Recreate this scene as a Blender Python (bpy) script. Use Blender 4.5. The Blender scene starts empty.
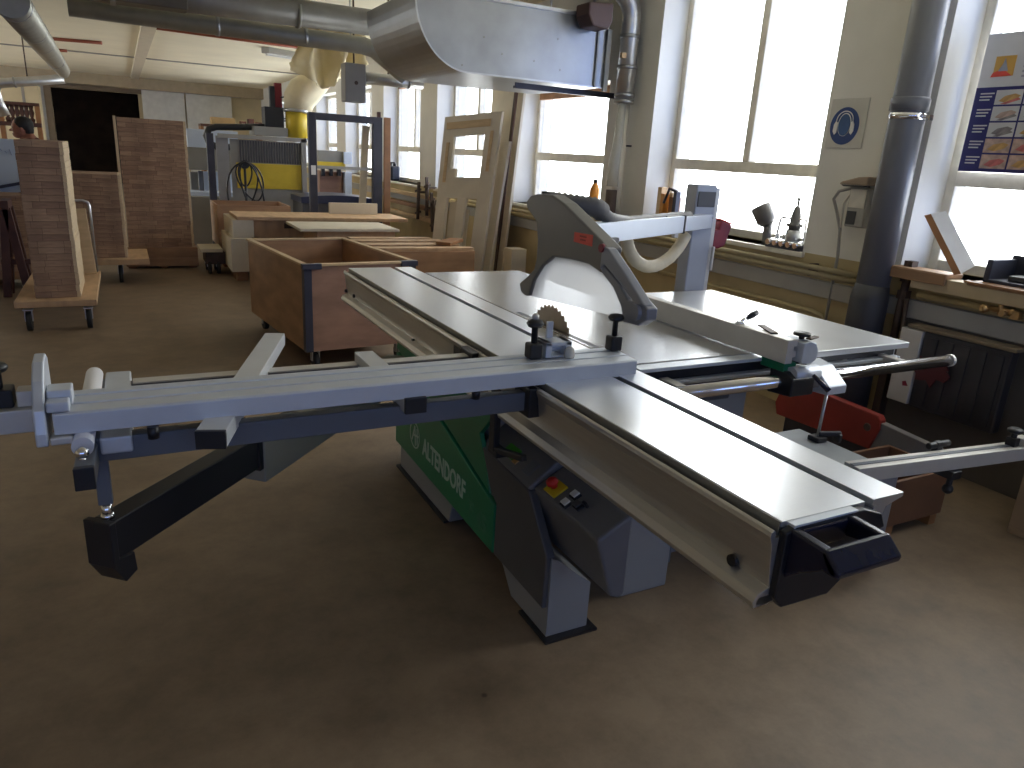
import bpy, bmesh, math, random
from mathutils import Vector as V, Matrix
random.seed(7)
C = bpy.context.scene.collection
sc = bpy.context.scene
PI = math.pi

# ------------------------------------------------------------------ camera
F = 722.0
yaw, pitch, roll = 0.4930, 0.3045, -0.0587
cy, sy, cp, sp = math.cos(yaw), math.sin(yaw), math.cos(pitch), math.sin(pitch)
fwd = V((sy*cp, cy*cp, -sp)); right = V((cy, -sy, 0)); down = fwd.cross(right)
cr, sr = math.cos(roll), math.sin(roll)
rt = cr*right + sr*down; dn = -sr*right + cr*down
CAM = V((0, 0, 1.56))
cd = bpy.data.cameras.new('camera'); co = bpy.data.objects.new('camera', cd); C.objects.link(co)
cd.sensor_width = 36; cd.lens = F/1024*36; cd.clip_start = 0.05; cd.clip_end = 300
M4 = Matrix((( rt.x, -dn.x, -fwd.x, CAM.x), (rt.y, -dn.y, -fwd.y, CAM.y), (rt.z, -dn.z, -fwd.z, CAM.z), (0, 0, 0, 1)))
co.matrix_world = M4
sc.camera = co
def ray(u, v): return rt*((u-512)/F) + dn*((v-384)/F) + fwd
def atY(u, v, Y): d = ray(u, v); return CAM + d*(Y/d.y)
def atX(u, v, X): d = ray(u, v); return CAM + d*(X/d.x)
def atZ(u, v, z): d = ray(u, v); return CAM + d*((z-CAM.z)/d.z)

# ------------------------------------------------------------------ materials
MATS = {}
def mat(name, col, rough=.5, metal=0, var=.08, scale=6, bump=0, spec=.5, stretch=(1, 1, 1), rvar=0, detail=6):
    if name in MATS: return MATS[name]
    m = bpy.data.materials.new(name); m.use_nodes = True; nt = m.node_tree; N = nt.nodes; L = nt.links
    b = N['Principled BSDF']; b.inputs['Metallic'].default_value = metal
    b.inputs['Roughness'].default_value = rough; b.inputs['Specular IOR Level'].default_value = spec
    tc = N.new('ShaderNodeTexCoord'); mp = N.new('ShaderNodeMapping'); mp.inputs['Scale'].default_value = stretch
    nz = N.new('ShaderNodeTexNoise'); nz.inputs['Scale'].default_value = scale; nz.inputs['Detail'].default_value = detail
    rp = N.new('ShaderNodeValToRGB'); rp.color_ramp.elements[0].position = .3; rp.color_ramp.elements[1].position = .7
    rp.color_ramp.elements[0].color = tuple(c*(1-var) for c in col)+(1,)
    rp.color_ramp.elements[1].color = tuple(min(1, c*(1+var)) for c in col)+(1,)
    L.new(tc.outputs['Object'], mp.inputs[0]); L.new(mp.outputs[0], nz.inputs[0]); L.new(nz.outputs[0], rp.inputs[0]); L.new(rp.outputs[0], b.inputs['Base Color'])
    if rvar:
        mr = N.new('ShaderNodeMapRange'); mr.inputs[3].default_value = rough-rvar; mr.inputs[4].default_value = rough+rvar
        L.new(nz.outputs[0], mr.inputs[0]); L.new(mr.outputs[0], b.inputs['Roughness'])
    if bump:
        bp = N.new('ShaderNodeBump'); bp.inputs['Strength'].default_value = bump; bp.inputs['Distance'].default_value = .01
        L.new(nz.outputs[0], bp.inputs['Height']); L.new(bp.outputs[0], b.inputs['Normal'])
    MATS[name] = m; return m
def brick_mat(name, c1, c2, mortar, scale=1., bw=.18, rh=.055, rough=.7):
    m = bpy.data.materials.new(name); m.use_nodes = True; nt = m.node_tree; N = nt.nodes; L = nt.links
    b = N['Principled BSDF']; b.inputs['Roughness'].default_value = rough
    tc = N.new('ShaderNodeTexCoord'); sep = N.new('ShaderNodeSeparateXYZ'); add = N.new('ShaderNodeMath'); cb = N.new('ShaderNodeCombineXYZ')
    L.new(tc.outputs['Object'], sep.inputs[0]); L.new(sep.outputs[0], add.inputs[0]); L.new(sep.outputs[1], add.inputs[1])
    oi = N.new('ShaderNodeObjectInfo'); ml = N.new('ShaderNodeMath'); ml.operation = 'MULTIPLY'; ml.inputs[1].default_value = 7.3
    L.new(oi.outputs['Random'], ml.inputs[0]); ad2 = N.new('ShaderNodeMath'); L.new(add.outputs[0], ad2.inputs[0]); L.new(ml.outputs[0], ad2.inputs[1])
    L.new(ad2.outputs[0], cb.inputs[0]); L.new(sep.outputs[2], cb.inputs[1])
    br = N.new('ShaderNodeTexBrick'); br.inputs['Scale'].default_value = scale; br.inputs['Brick Width'].default_value = bw; br.inputs['Row Height'].default_value = rh
    br.inputs['Mortar Size'].default_value = .0012; br.inputs['Color1'].default_value = c1+(1,); br.inputs['Color2'].default_value = c2+(1,); br.inputs['Mortar'].default_value = mortar+(1,)
    L.new(cb.outputs[0], br.inputs[0])
    nz = N.new('ShaderNodeTexNoise'); nz.inputs['Scale'].default_value = 9; nz.inputs['Detail'].default_value = 5
    mp = N.new('ShaderNodeMapping'); mp.inputs['Scale'].default_value = (1, 1, 6); L.new(tc.outputs['Object'], mp.inputs[0]); L.new(mp.outputs[0], nz.inputs[0])
    mx = N.new('ShaderNodeMix'); mx.data_type = 'RGBA'; mx.blend_type = 'OVERLAY'; mx.inputs[0].default_value = .55
    L.new(br.outputs[0], mx.inputs[6]); L.new(nz.outputs[0], mx.inputs[7]); L.new(mx.outputs[2], b.inputs['Base Color'])
    MATS[name] = m; return m
def glass_mat(name, tint, gloss=.08, rough=.03):
    m = bpy.data.materials.new(name); m.use_nodes = True; nt = m.node_tree; N = nt.nodes; L = nt.links
    N.remove(N['Principled BSDF']); t = N.new('ShaderNodeBsdfTransparent'); t.inputs[0].default_value = tint+(1,)
    g = N.new('ShaderNodeBsdfGlossy'); g.inputs['Roughness'].default_value = rough; mx = N.new('ShaderNodeMixShader')
    lw = N.new('ShaderNodeLayerWeight'); lw.inputs[0].default_value = .15; mr = N.new('ShaderNodeMath'); mr.operation = 'MULTIPLY_ADD'
    mr.inputs[1].default_value = .5; mr.inputs[2].default_value = gloss
    L.new(lw.outputs['Fresnel'], mr.inputs[0]); L.new(mr.outputs[0], mx.inputs[0])
    L.new(t.outputs[0], mx.inputs[1]); L.new(g.outputs[0], mx.inputs[2]); L.new(mx.outputs[0], N['Material Output'].inputs[0])
    MATS[name] = m; return m
def poly_mat(name, col, alpha, rough=.3):       # translucent plastic
    m = mat(name, col, rough, 0, .03); m.node_tree.nodes['Principled BSDF'].inputs['Alpha'].default_value = alpha; return m

m_alu   = mat('anodised_aluminium', (.78, .80, .83), .30, .85, .03, 40, stretch=(1, 30, 1), rvar=.04)
m_alu2  = mat('aluminium_profile', (.62, .60, .56), .36, .8, .05, 30, stretch=(1, .2, 6), rvar=.05)
m_fence = mat('fence_aluminium', (.62, .66, .72), .42, .35, .03, 20)
m_fencew= mat('pale_fence_aluminium', (.62, .60, .56), .4, .3, .04, 14)
m_table = mat('cast_table_steel', (.55, .56, .57), .24, .75, .05, 5, rvar=.05)
m_wide  = mat('extension_plate_coat', (.74, .75, .76), .3, .5, .03, 6, rvar=.04)
m_chrome= mat('polished_steel', (.82, .82, .84), .12, 1, .02, 10)
m_steel = mat('blade_steel', (.26, .215, .165), .32, .9, .08, 20)
m_grey  = mat('light_grey_paint', (.27, .275, .28), .45, 0, .04, 5)
m_green = mat('green_enamel', (.014, .19, .085), .38, 0, .06, 4)
m_charc = mat('charcoal_panel_paint', (.085, .085, .09), .5, 0, .06, 8)
m_ctrl  = mat('dark_grey_control_paint', (.15, .15, .16), .5, 0, .05, 8)
m_slate = mat('slate_blue_grey_paint', (.125, .138, .165), .42, 0, .05, 6)
m_armb  = mat('black_arm_paint', (.018, .018, .022), .42, 0, .1, 8)
m_armg  = mat('olive_grey_arm_paint', (.25, .245, .205), .5, 0, .05, 6)
m_blk   = mat('black_plastic', (.015, .015, .018), .4, 0, .1, 20)
m_bluebk= mat('glossy_black_handle', (.012, .014, .035), .2, 0, .1, 20)
m_white = mat('white_coated_bar', (.60, .62, .65), .4, .15, .03, 12)
m_roll  = mat('white_roller', (.75, .75, .78), .4, 0, .03, 10)
m_hood  = mat('silver_grey_hood', (.15, .145, .14), .42, .25, .05, 7)
m_hood2 = mat('silver_hood_edge', (.24, .255, .30), .35, .3, .04, 7)
m_boom  = mat('boom_aluminium', (.66, .72, .82), .4, .3, .03, 9)
m_post  = mat('post_grey', (.36, .38, .43), .45, .2, .04, 8)
def shield_mat():
    m = bpy.data.materials.new('clear_guard_shield'); m.use_nodes = True; nt = m.node_tree; N = nt.nodes; L = nt.links; N.remove(N['Principled BSDF'])
    a = N.new('ShaderNodeBsdfTransparent'); a.inputs[0].default_value = (.92, .93, .95, 1); c = N.new('ShaderNodeBsdfTranslucent'); c.inputs[0].default_value = (.9, .9, .9, 1); g = N.new('ShaderNodeBsdfGlossy'); g.inputs[1].default_value = .15
    x = N.new('ShaderNodeMixShader'); x.inputs[0].default_value = .55; y = N.new('ShaderNodeMixShader'); y.inputs[0].default_value = .08
    L.new(a.outputs[0], x.inputs[1]); L.new(c.outputs[0], x.inputs[2]); L.new(x.outputs[0], y.inputs[1]); L.new(g.outputs[0], y.inputs[2]); L.new(y.outputs[0], N['Material Output'].inputs[0]); return m
m_poly  = shield_mat()
m_red   = mat('signal_red', (.55, .02, .02), .45, 0, .06, 12)
m_sred  = mat('sticker_red', (.75, .09, .06), .5, 0, .04, 20)
m_dred  = mat('dark_red_switch', (.22, .015, .03), .45, 0, .06, 12)
m_yel   = mat('warning_yellow', (.62, .48, .02), .5, 0, .05, 12)
m_wht   = mat('white_print', (.75, .75, .74), .5, 0, .02, 20)
m_lcd   = mat('green_display', (.05, .26, .02), .3, 0, .06, 20)
m_cream = mat('cream_hose', (.62, .54, .38), .55, 0, .06, 30)
m_hose  = mat('grey_ribbed_hose', (.13, .125, .12), .55, 0, .08, 30)
m_gal   = mat('galvanised_sheet', (.36, .37, .38), .36, .85, .1, 5, rvar=.08)
m_galp  = mat('galvanised_pipe', (.56, .57, .58), .34, .85, .1, 9, rvar=.06)
m_gald  = mat('dusty_dark_duct', (.30, .29, .26), .5, .5, .12, 6)
m_galo  = mat('dusty_olive_pipe', (.40, .40, .35), .45, .4, .1, 6)
m_pvc   = mat('grey_plastic_pipe', (.17, .175, .195), .35, 0, .05, 5)
m_wallw = mat('white_wall_paint', (.74, .725, .67), .7, 0, .05, 3, bump=.05)
m_ywall = mat('ochre_wall_paint', (.47, .375, .20), .65, 0, .1, 4, bump=.05)
m_yback = mat('cream_wall_paint', (.70, .60, .38), .7, 0, .06, 3)
m_ceil  = mat('ceiling_board', (.84, .78, .60), .75, 0, .05, 1.2)
m_wframe= mat('aged_window_paint', (.74, .70, .60), .55, 0, .1, 12)
m_wbrown= mat('brown_window_rail', (.30, .15, .07), .6, 0, .15, 12)
m_ply   = mat('worn_plywood', (.35, .20, .105), .5, 0, .22, 3.5, stretch=(1, 1, 3))
m_ply2  = mat('pale_plywood', (.52, .34, .19), .6, 0, .15, 4, stretch=(3, 1, 1))
m_plym  = mat('pinkish_plywood', (.30, .17, .12), .55, 0, .25, 3, stretch=(1, 1, 3))
m_pale  = mat('pale_board', (.62, .55, .42), .6, 0, .06, 6)
m_pine  = mat('pine_wood', (.58, .42, .24), .6, 0, .12, 5, stretch=(1, 1, 5))
m_brnw  = mat('brown_wood', (.28, .13, .05), .55, 0, .18, 6)
m_mdf   = mat('cream_door_board', (.70, .64, .52), .6, 0, .05, 6)
m_dkwood= mat('dark_reddish_wood', (.08, .03, .02), .55, 0, .2, 8)
m_rub   = mat('black_rubber', (.02, .02, .02), .7, 0, .1, 20)
m_dsteel= mat('dark_steel', (.05, .05, .065), .45, .4, .1, 12)
m_rust  = mat('dusty_dark_iron', (.09, .06, .045), .6, .2, .2, 9)
m_ypipe = mat('yellow_heating_pipe', (.42, .34, .18), .5, 0, .1, 10)
m_brass = mat('brass', (.45, .28, .12), .4, .8, .15, 30)
m_trunk = mat('grey_trunking', (.34, .33, .30), .55, 0, .06, 6)
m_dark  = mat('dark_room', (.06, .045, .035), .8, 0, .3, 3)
m_lam   = brick_mat('laminated_beech', (.38, .245, .155), (.25, .15, .098), (.09, .055, .035))
m_endg  = mat('pale_wood_edge', (.62, .48, .30), .65, 0, .14, 30, stretch=(1, 1, 8))
m_cnc   = mat('machine_grey', (.30, .29, .26), .5, .1, .05, 6)
m_cncb  = mat('machine_pale_blue', (.70, .79, .94), .45, 0, .04, 6)
m_cncy  = mat('machine_yellow', (.68, .50, .04), .45, 0, .06, 6)
m_plast = poly_mat('yellowed_plastic_sheet', (.80, .70, .44), .8, .5)
m_cone  = mat('cream_fabric_hood', (.74, .66, .46), .6, 0, .06, 10)
m_blue  = mat('sign_blue', (.015, .05, .20), .5, 0, .04, 20)
m_navy  = mat('poster_navy', (.02, .02, .14), .4, 0, .05, 12)
m_paper = mat('poster_paper', (.62, .62, .64), .45, 0, .03, 12)
m_skin  = mat('skin', (.36, .15, .10), .55, 0, .08, 12)
m_hair  = mat('dark_hair', (.015, .013, .012), .6, 0, .2, 60)
m_shirt = mat('maroon_jumper', (.12, .025, .02), .8, 0, .15, 40)
m_jean  = mat('dark_trousers', (.03, .035, .05), .8, 0, .15, 40)
m_orange= mat('amber_bottle', (.55, .22, .03), .3, 0, .08, 20)
m_pane  = glass_mat('window_glass', (.97, .98, .98))
m_jar   = poly_mat('clear_hose_plastic', (.62, .60, .52), .55, .2)

# floor: stained concrete
def floor_mat():
    m = bpy.data.materials.new('stained_concrete'); m.use_nodes = True; nt = m.node_tree; N = nt.nodes; L = nt.links
    b = N['Principled BSDF']; tc = N.new('ShaderNodeTexCoord')
    n1 = N.new('ShaderNodeTexNoise'); n1.inputs['Scale'].default_value = .7; n1.inputs['Detail'].default_value = 8; n1.inputs['Roughness'].default_value = .65
    n2 = N.new('ShaderNodeTexNoise'); n2.inputs['Scale'].default_value = 5; n2.inputs['Detail'].default_value = 8; n2.inputs['Roughness'].default_value = .7
    vo = N.new('ShaderNodeTexVoronoi'); vo.inputs['Scale'].default_value = 2.3
    for n in (n1, n2, vo): L.new(tc.outputs['Object'], n.inputs[0])
    r1 = N.new('ShaderNodeValToRGB'); e = r1.color_ramp.elements
    e[0].position = .32; e[0].color = (.200, .143, .090, 1); e[1].position = .7; e[1].color = (.310, .226, .148, 1)
    L.new(n1.outputs[0], r1.inputs[0])
    r2 = N.new('ShaderNodeValToRGB'); e = r2.color_ramp.elements; e[0].position = .3; e[0].color = (.62, .6, .58, 1); e[1].position = .62; e[1].color = (1.1, 1.1, 1.1, 1)
    L.new(n2.outputs[0], r2.inputs[0])
    mx = N.new('ShaderNodeMix'); mx.data_type = 'RGBA'; mx.blend_type = 'MULTIPLY'; mx.inputs[0].default_value = .8
    L.new(r1.outputs[0], mx.inputs[6]); L.new(r2.outputs[0], mx.inputs[7])
    r3 = N.new('ShaderNodeValToRGB'); e = r3.color_ramp.elements; e[0].position = .012; e[0].color = (.2, .17, .15, 1); e[1].position = .03; e[1].color = (1, 1, 1, 1)
    L.new(vo.outputs['Distance'], r3.inputs[0])
    m2 = N.new('ShaderNodeMix'); m2.data_type = 'RGBA'; m2.blend_type = 'MULTIPLY'; m2.inputs[0].default_value = .8
    L.new(mx.outputs[2], m2.inputs[6]); L.new(r3.outputs[0], m2.inputs[7]); L.new(m2.outputs[2], b.inputs['Base Color'])
    mr = N.new('ShaderNodeMapRange'); mr.inputs[3].default_value = .42; mr.inputs[4].default_value = .66; L.new(n2.outputs[0], mr.inputs[0]); L.new(mr.outputs[0], b.inputs['Roughness'])
    bp = N.new('ShaderNodeBump'); bp.inputs['Strength'].default_value = .12; bp.inputs['Distance'].default_value = .01
    L.new(n2.outputs[0], bp.inputs['Height']); L.new(bp.outputs[0], b.inputs['Normal'])
    return m
m_floor = floor_mat()

# ------------------------------------------------------------------ mesh builder
class B:
    def __init__(s): s.v = []; s.f = []; s.sm = []; s.mi = []; s.m = 0
    def add(s, vs, fs, smooth=False):
        o = len(s.v); s.v += [V(p) for p in vs]
        for f in fs: s.f.append([i+o for i in f]); s.sm.append(smooth); s.mi.append(s.m)
        return s
    def box(s, a, b):
        x0, y0, z0 = a; x1, y1, z1 = b
        return s.add([(x0,y0,z0),(x1,y0,z0),(x1,y1,z0),(x0,y1,z0),(x0,y0,z1),(x1,y0,z1),(x1,y1,z1),(x0,y1,z1)],
              [(3,2,1,0),(4,5,6,7),(0,1,5,4),(1,2,6,5),(2,3,7,6),(3,0,4,7)])
    def hexa(s, p): return s.add(p, [(3,2,1,0),(4,5,6,7),(0,1,5,4),(1,2,6,5),(2,3,7,6),(3,0,4,7)])
    def bar(s, p0, p1, w, h, up=(0,0,1)):
        p0 = V(p0); p1 = V(p1); d = (p1-p0).normalized(); sd = d.cross(V(up)).normalized(); u = sd.cross(d)
        r = [(-w/2,-h/2),(w/2,-h/2),(w/2,h/2),(-w/2,h/2)]
        return s.hexa([p0+sd*a+u*b for a, b in r]+[p1+sd*a+u*b for a, b in r])
    def prism(s, poly, axis, a, b, smooth=False):
        def P(q, t):
            return {'x': (t, q[0], q[1]), 'y': (q[0], t, q[1]), 'z': (q[0], q[1], t)}[axis]
        n = len(poly); vs = [P(q, a) for q in poly]+[P(q, b) for q in poly]
        s.add(vs, [tuple(range(n)), tuple(range(2*n-1, n-1, -1))])
        o = len(s.v)-2*n
        for i in range(n):
            j = (i+1) % n; s.f.append([o+i, o+n+i, o+n+j, o+j]); s.sm.append(smooth); s.mi.append(s.m)
        return s
    def tube(s, pts, r, n=12, cap=True, smooth=True):
        pts = [V(p) for p in pts]; k = len(pts); rs = r if isinstance(r, (list, tuple)) else [r]*k
        t0 = (pts[1]-pts[0]).normalized(); a = t0.orthogonal().normalized(); vs = []
        for i, p in enumerate(pts):
            t = ((pts[min(i+1, k-1)]-p).normalized()+(p-pts[max(i-1, 0)]).normalized())
            t = t.normalized() if t.length > 1e-6 else t0
            a = (a-t*a.dot(t)).normalized(); b = t.cross(a)
            vs += [p+(a*math.cos(2*PI*j/n)+b*math.sin(2*PI*j/n))*rs[i] for j in range(n)]
        fs = [(i*n+j, i*n+(j+1) % n, (i+1)*n+(j+1) % n, (i+1)*n+j) for i in range(k-1) for j in range(n)]
        s.add(vs, fs, smooth)
        if cap:
            o = len(s.v)-k*n
            s.f += [[o+j for j in range(n-1, -1, -1)], [o+(k-1)*n+j for j in range(n)]]; s.sm += [False, False]; s.mi += [s.m, s.m]
        return s
    def cyl(s, p0, p1, r, r1=None, n=20): return s.tube([p0, p1], [r, r if r1 is None else r1], n)
    def lathe(s, prof, base, axis=(0,0,1), n=20):
        ax = V(axis).normalized(); base = V(base)
        return s.tube2([(base+ax*h, r) for h, r in prof], ax, n)
    def tube2(s, rings, ax, n):
        a = ax.orthogonal().normalized(); b = ax.cross(a); vs = []
        for p, r in rings: vs += [p+(a*math.cos(2*PI*j/n)+b*math.sin(2*PI*j/n))*max(r, 1e-4) for j in range(n)]
        k = len(rings)
        s.add(vs, [(i*n+j, i*n+(j+1) % n, (i+1)*n+(j+1) % n, (i+1)*n+j) for i in range(k-1) for j in range(n)], True)
        o = len(s.v)-k*n
        s.f += [[o+j for j in range(n-1, -1, -1)], [o+(k-1)*n+j for j in range(n)]]; s.sm += [False]*2; s.mi += [s.m]*2
        return s
    def ball(s, c, r, n=14, sc3=(1,1,1)):
        vs = []; k = n//2
        for i in range(k+1):
            th = PI*i/k
            for j in range(n): vs.append(V(c)+V((r*sc3[0]*math.sin(th)*math.cos(2*PI*j/n), r*sc3[1]*math.sin(th)*math.sin(2*PI*j/n), r*sc3[2]*math.cos(th))))
        return s.add(vs, [(i*n+j, (i+1)*n+j, (i+1)*n+(j+1) % n, i*n+(j+1) % n) for i in range(k) for j in range(n)], True)
    def build(s, name, mats, parent=None, bevel=0, seg=2, local=False):
        if not isinstance(mats, (list, tuple)): mats = [mats]
        lo = V([min(p[i] for p in s.v) for i in range(3)]); hi = V([max(p[i] for p in s.v) for i in range(3)])
        org = V(((lo.x+hi.x)/2, (lo.y+hi.y)/2, lo.z))
        inv = None
        if parent is not None:
            inv = WM[parent.name].inverted() if not local else Matrix()
            pts = [inv @ p for p in s.v]
            lo = V([min(p[i] for p in pts) for i in range(3)]); hi = V([max(p[i] for p in pts) for i in range(3)]); org = (lo+hi)/2
        else: pts = s.v
        me = bpy.data.meshes.new(name); me.from_pydata([p-org for p in pts], [], s.f); me.update()
        bm = bmesh.new(); bm.from_mesh(me)
        bmesh.ops.recalc_face_normals(bm, faces=bm.faces); bm.to_mesh(me); bm.free()
        for m in mats: me.materials.append(m)
        me.polygons.foreach_set('use_smooth', s.sm); me.polygons.foreach_set('material_index', s.mi)
        o = bpy.data.objects.new(name, me); C.objects.link(o); o.location = org
        if parent is not None: o.parent = parent
        WM[o.name] = (WM[parent.name] if parent is not None else Matrix()) @ Matrix.Translation(org)
        if bevel:
            md = o.modifiers.new('bevel', 'BEVEL'); md.width = bevel; md.segments = seg; md.limit_method = 'ANGLE'; md.angle_limit = math.radians(40)
        return o
WM = {}
def tag(o, label, cat, group=None, kind=None):
    if label: o['label'] = label
    if cat: o['category'] = cat
    if group: o['group'] = group
    if kind: o['kind'] = kind
    return o
def thing(name, loc, label, cat, group=None, rz=0):
    o = bpy.data.objects.new(name, None); C.objects.link(o); o.location = loc; o.rotation_euler = (0, 0, rz); o.empty_display_size = .1
    WM[o.name] = Matrix.Translation(V(loc)) @ Matrix.Rotation(rz, 4, 'Z')
    return tag(o, label, cat, group)
def lab(o, s): o['label'] = s; return o
def struct(o): o['kind'] = 'structure'; return o
def dup_tree(o, loc, rz=None, label=None):
    c = o.copy(); C.objects.link(c); c.location = loc
    if rz is not None: c.rotation_euler = (0, 0, rz)
    if label: c['label'] = label
    for ch in list(o.children):
        d = ch.copy(); C.objects.link(d); d.parent = c
        for g in list(ch.children):
            e = g.copy(); C.objects.link(e); e.parent = d
    return c
def text_mesh(txt, name, m, parent, origin, xdir, ydir, size, ext=.001, sx=1.0):
    cu = bpy.data.curves.new(name, 'FONT'); cu.body = txt; cu.size = size; cu.extrude = ext; cu.offset = .022*size; cu.resolution_u = 3
    tmp = bpy.data.objects.new('tmp_text', cu); C.objects.link(tmp)
    dg = bpy.context.evaluated_depsgraph_get(); dg.update()
    me = bpy.data.meshes.new_from_object(tmp.evaluated_get(dg)); bpy.data.objects.remove(tmp)
    xd = V(xdir).normalized(); yd = V(ydir).normalized(); zd = xd.cross(yd)
    inv = WM[parent.name].inverted()
    for v in me.vertices: v.co = inv @ (V(origin)+xd*v.co.x*sx+yd*v.co.y+zd*v.co.z)
    me.materials.clear(); me.materials.append(m)
    o = bpy.data.objects.new(name, me); C.objects.link(o); o.parent = parent; WM[o.name] = WM[parent.name].copy()
    return o

exec_parts = []
# ================================================================== SETTING
XW, XG = 4.0, 4.28                   # wall face, window plane
HC, YB, YF, XL = 3.1, 25.0, -5.0, -6.0
struct(B().box((XL-.2, YF-.2, -.2), (XW+.5, YB+3.2, 0)).build('floor', m_floor))
struct(B().box((XL-.2, YF-.2, HC), (XW+.5, YB+3.2, HC+.2)).build('ceiling', m_ceil))
OPEN = [(.94, 2.72), (3.44, 5.22), (5.90, 7.68), (8.37, 10.15), (10.82, 12.6), (13.3, 15.06), (15.76, 17.54), (18.2, 20.0), (20.7, 22.5)]
TOPS = [2.95, 2.95, 2.27, 2.62, 2.62, 2.62, 2.62, 2.62, 2.62]
ZS = 1.06
w = B(); w.m = 0
prev = YF-.2
for (a, b), t in zip(OPEN, TOPS):
    w.box((XW, prev, ZS), (XW+.45, a, HC)); w.box((XW, a, t), (XW+.45, b, HC)); prev = b
w.box((XW, prev, ZS), (XW+.45, YB+.2, HC))
w.m = 1; w.box((XW, YF-.2, 0), (XW+.45, YB+.2, ZS))
struct(w.build('wall_right', [m_wallw, m_ywall]))
w = B(); prev = YF-.2; OL = [(13.5, 16.0), (17.5, 20.0), (21.3, 23.8)]  # window openings out of view, added to brighten the far hall
for a, c in OL: w.box((XL-.2, prev, 0), (XL, a, HC)); w.box((XL-.2, a, 0), (XL, c, 1.0)); w.box((XL-.2, a, 2.8), (XL, c, HC)); prev = c
w.box((XL-.2, prev, 0), (XL, YB+.2, HC)); struct(w.build('wall_left', m_yback))
# wall behind the camera with two daylight windows
w = B(); yb0, yb1 = YF-.2, YF
OB = [(-4.6, -2.2), (-1.2, 1.2), (1.9, 3.6)]; prev = XL
for a, b in OB:
    w.box((prev, yb0, 1.0), (a, yb1, HC)); w.box((a, yb0, 2.8), (b, yb1, HC)); prev = b
w.box((prev, yb0, 1.0), (XW, yb1, HC)); w.box((XL, yb0, 0), (XW, yb1, 1.0))
struct(w.build('wall_front', m_yback))
# far wall with a dark doorway
DA = atY(58, 150, YB).x; DB = atY(143, 150, YB).x; DT = atY(100, 91, YB).z
w = B(); w.box((XL, YB, 0), (DA, YB+.2, HC)); w.box((DB, YB, 0), (XW, YB+.2, HC)); w.box((DA, YB, DT), (DB, YB+.2, HC))
struct(w.build('wall_back', m_yback))
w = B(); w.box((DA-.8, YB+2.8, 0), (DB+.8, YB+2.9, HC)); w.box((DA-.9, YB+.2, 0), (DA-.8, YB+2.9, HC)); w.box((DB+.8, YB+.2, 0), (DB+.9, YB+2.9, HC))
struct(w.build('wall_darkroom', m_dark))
# door frame of the doorway (grey jamb with brown lining)
w = B(); pl = atY(43, 120, YB).x
w.box((pl, YB-.12, 0), (DA-.16, YB-.001, HC-.15)); w.m = 1
w.box((DA-.16, YB-.1, 0), (DA, YB-.001, DT+.1)); w.box((DA, YB-.1, DT), (DB+.6, YB-.001, DT+.12))
struct(w.build('door_1', [m_trunk, mat('dull_brown_lining', (.24, .18, .11), .6)]))
# white sliding panels on the back wall
x0, x1 = atY(143, 110, YB-.2).x, atY(232, 110, YB-.2).x; xm = atY(186, 110, YB-.2).x; zb = .02; zt = atY(180, 93, YB-.2).z
d = thing('sliding_door', ((x0+x1)/2, YB-.15, 0), 'pale grey double sliding door on the far wall beside the dark doorway', 'door')
B().box((x0, YB-.18, zb), (xm-.02, YB-.12, zt)).build('door_leaf', mat('dull_white_door', (.72, .72, .66), .6), d, .006)
B().box((xm+.02, YB-.18, zb), (x1, YB-.12, zt)).build('door_leaf', MATS['dull_white_door'], d, .006)
B().box((x0-.3, YB-.24, zt), (x1+.3, YB-.06, zt+.22)).build('track', m_trunk, d, .01)
# ceiling seams and battens
struct(B().box((XL, 18.2, HC-.02), (XW, 18.3, HC)).build('trim_1', m_trunk))
xx = atZ(138, 40, HC-.06).x
w = B(); w.box((.42, 12.5, HC-.05), (.62, 24.9, HC)); struct(w.build('trim_2', m_pale))
struct(B().box((XL, YB-.5, HC-.30), (XW, YB-.3, HC)).build('trim_3', mat('dusty_beam_paint', (.46, .38, .25), .6)))

def window(n, a, b, top, mull, rails):
    xa, xb = XG-.03, XG+.04; k = B(); fw = .055
    k.box((xa, a, ZS), (xb, a+fw, top)); k.box((xa, b-fw, ZS), (xb, b, top)); k.box((xa, a+fw, ZS), (xb, b-fw, ZS+.06)); k.box((xa, a+fw, top-.06), (xb, b-fw, top))
    for z0, z1 in rails: k.box((xa-.01, a+fw, z0), (xb, b-fw, z1))
    z0 = rails[0][1] if rails else ZS
    if mull: k.box((xa-.015, (a+b)/2-.035, z0), (xb, (a+b)/2+.035, top-.06))
    o = k.build('window_%d' % n, m_wframe, None, .006); struct(o)
    B().box((XG, a+fw*.5, ZS+.03), (XG+.008, b-fw*.5, top-.03)).build('pane', m_pane, o)
    s = B(); s.box((XW-.03, a-.02, ZS-.035), (XG-.03, b+.02, ZS)).build('sill_board', m_wframe, o, .006)
    return o
for i, ((a, b), t) in enumerate(zip(OPEN, TOPS)):
    window(i+1, a, b, t, i != 2, [(1.54, 1.625)])
B().box((XG-.045, 5.96, 2.185), (XG+.01, 7.62, 2.268)).build('window_rail', m_wbrown, bpy.data.objects['window_3'])
B().box((XG-.045, 10.88, 2.54), (XG+.01, 12.54, 2.62)).build('window_rail', m_wbrown, bpy.data.objects['window_5'])
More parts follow.
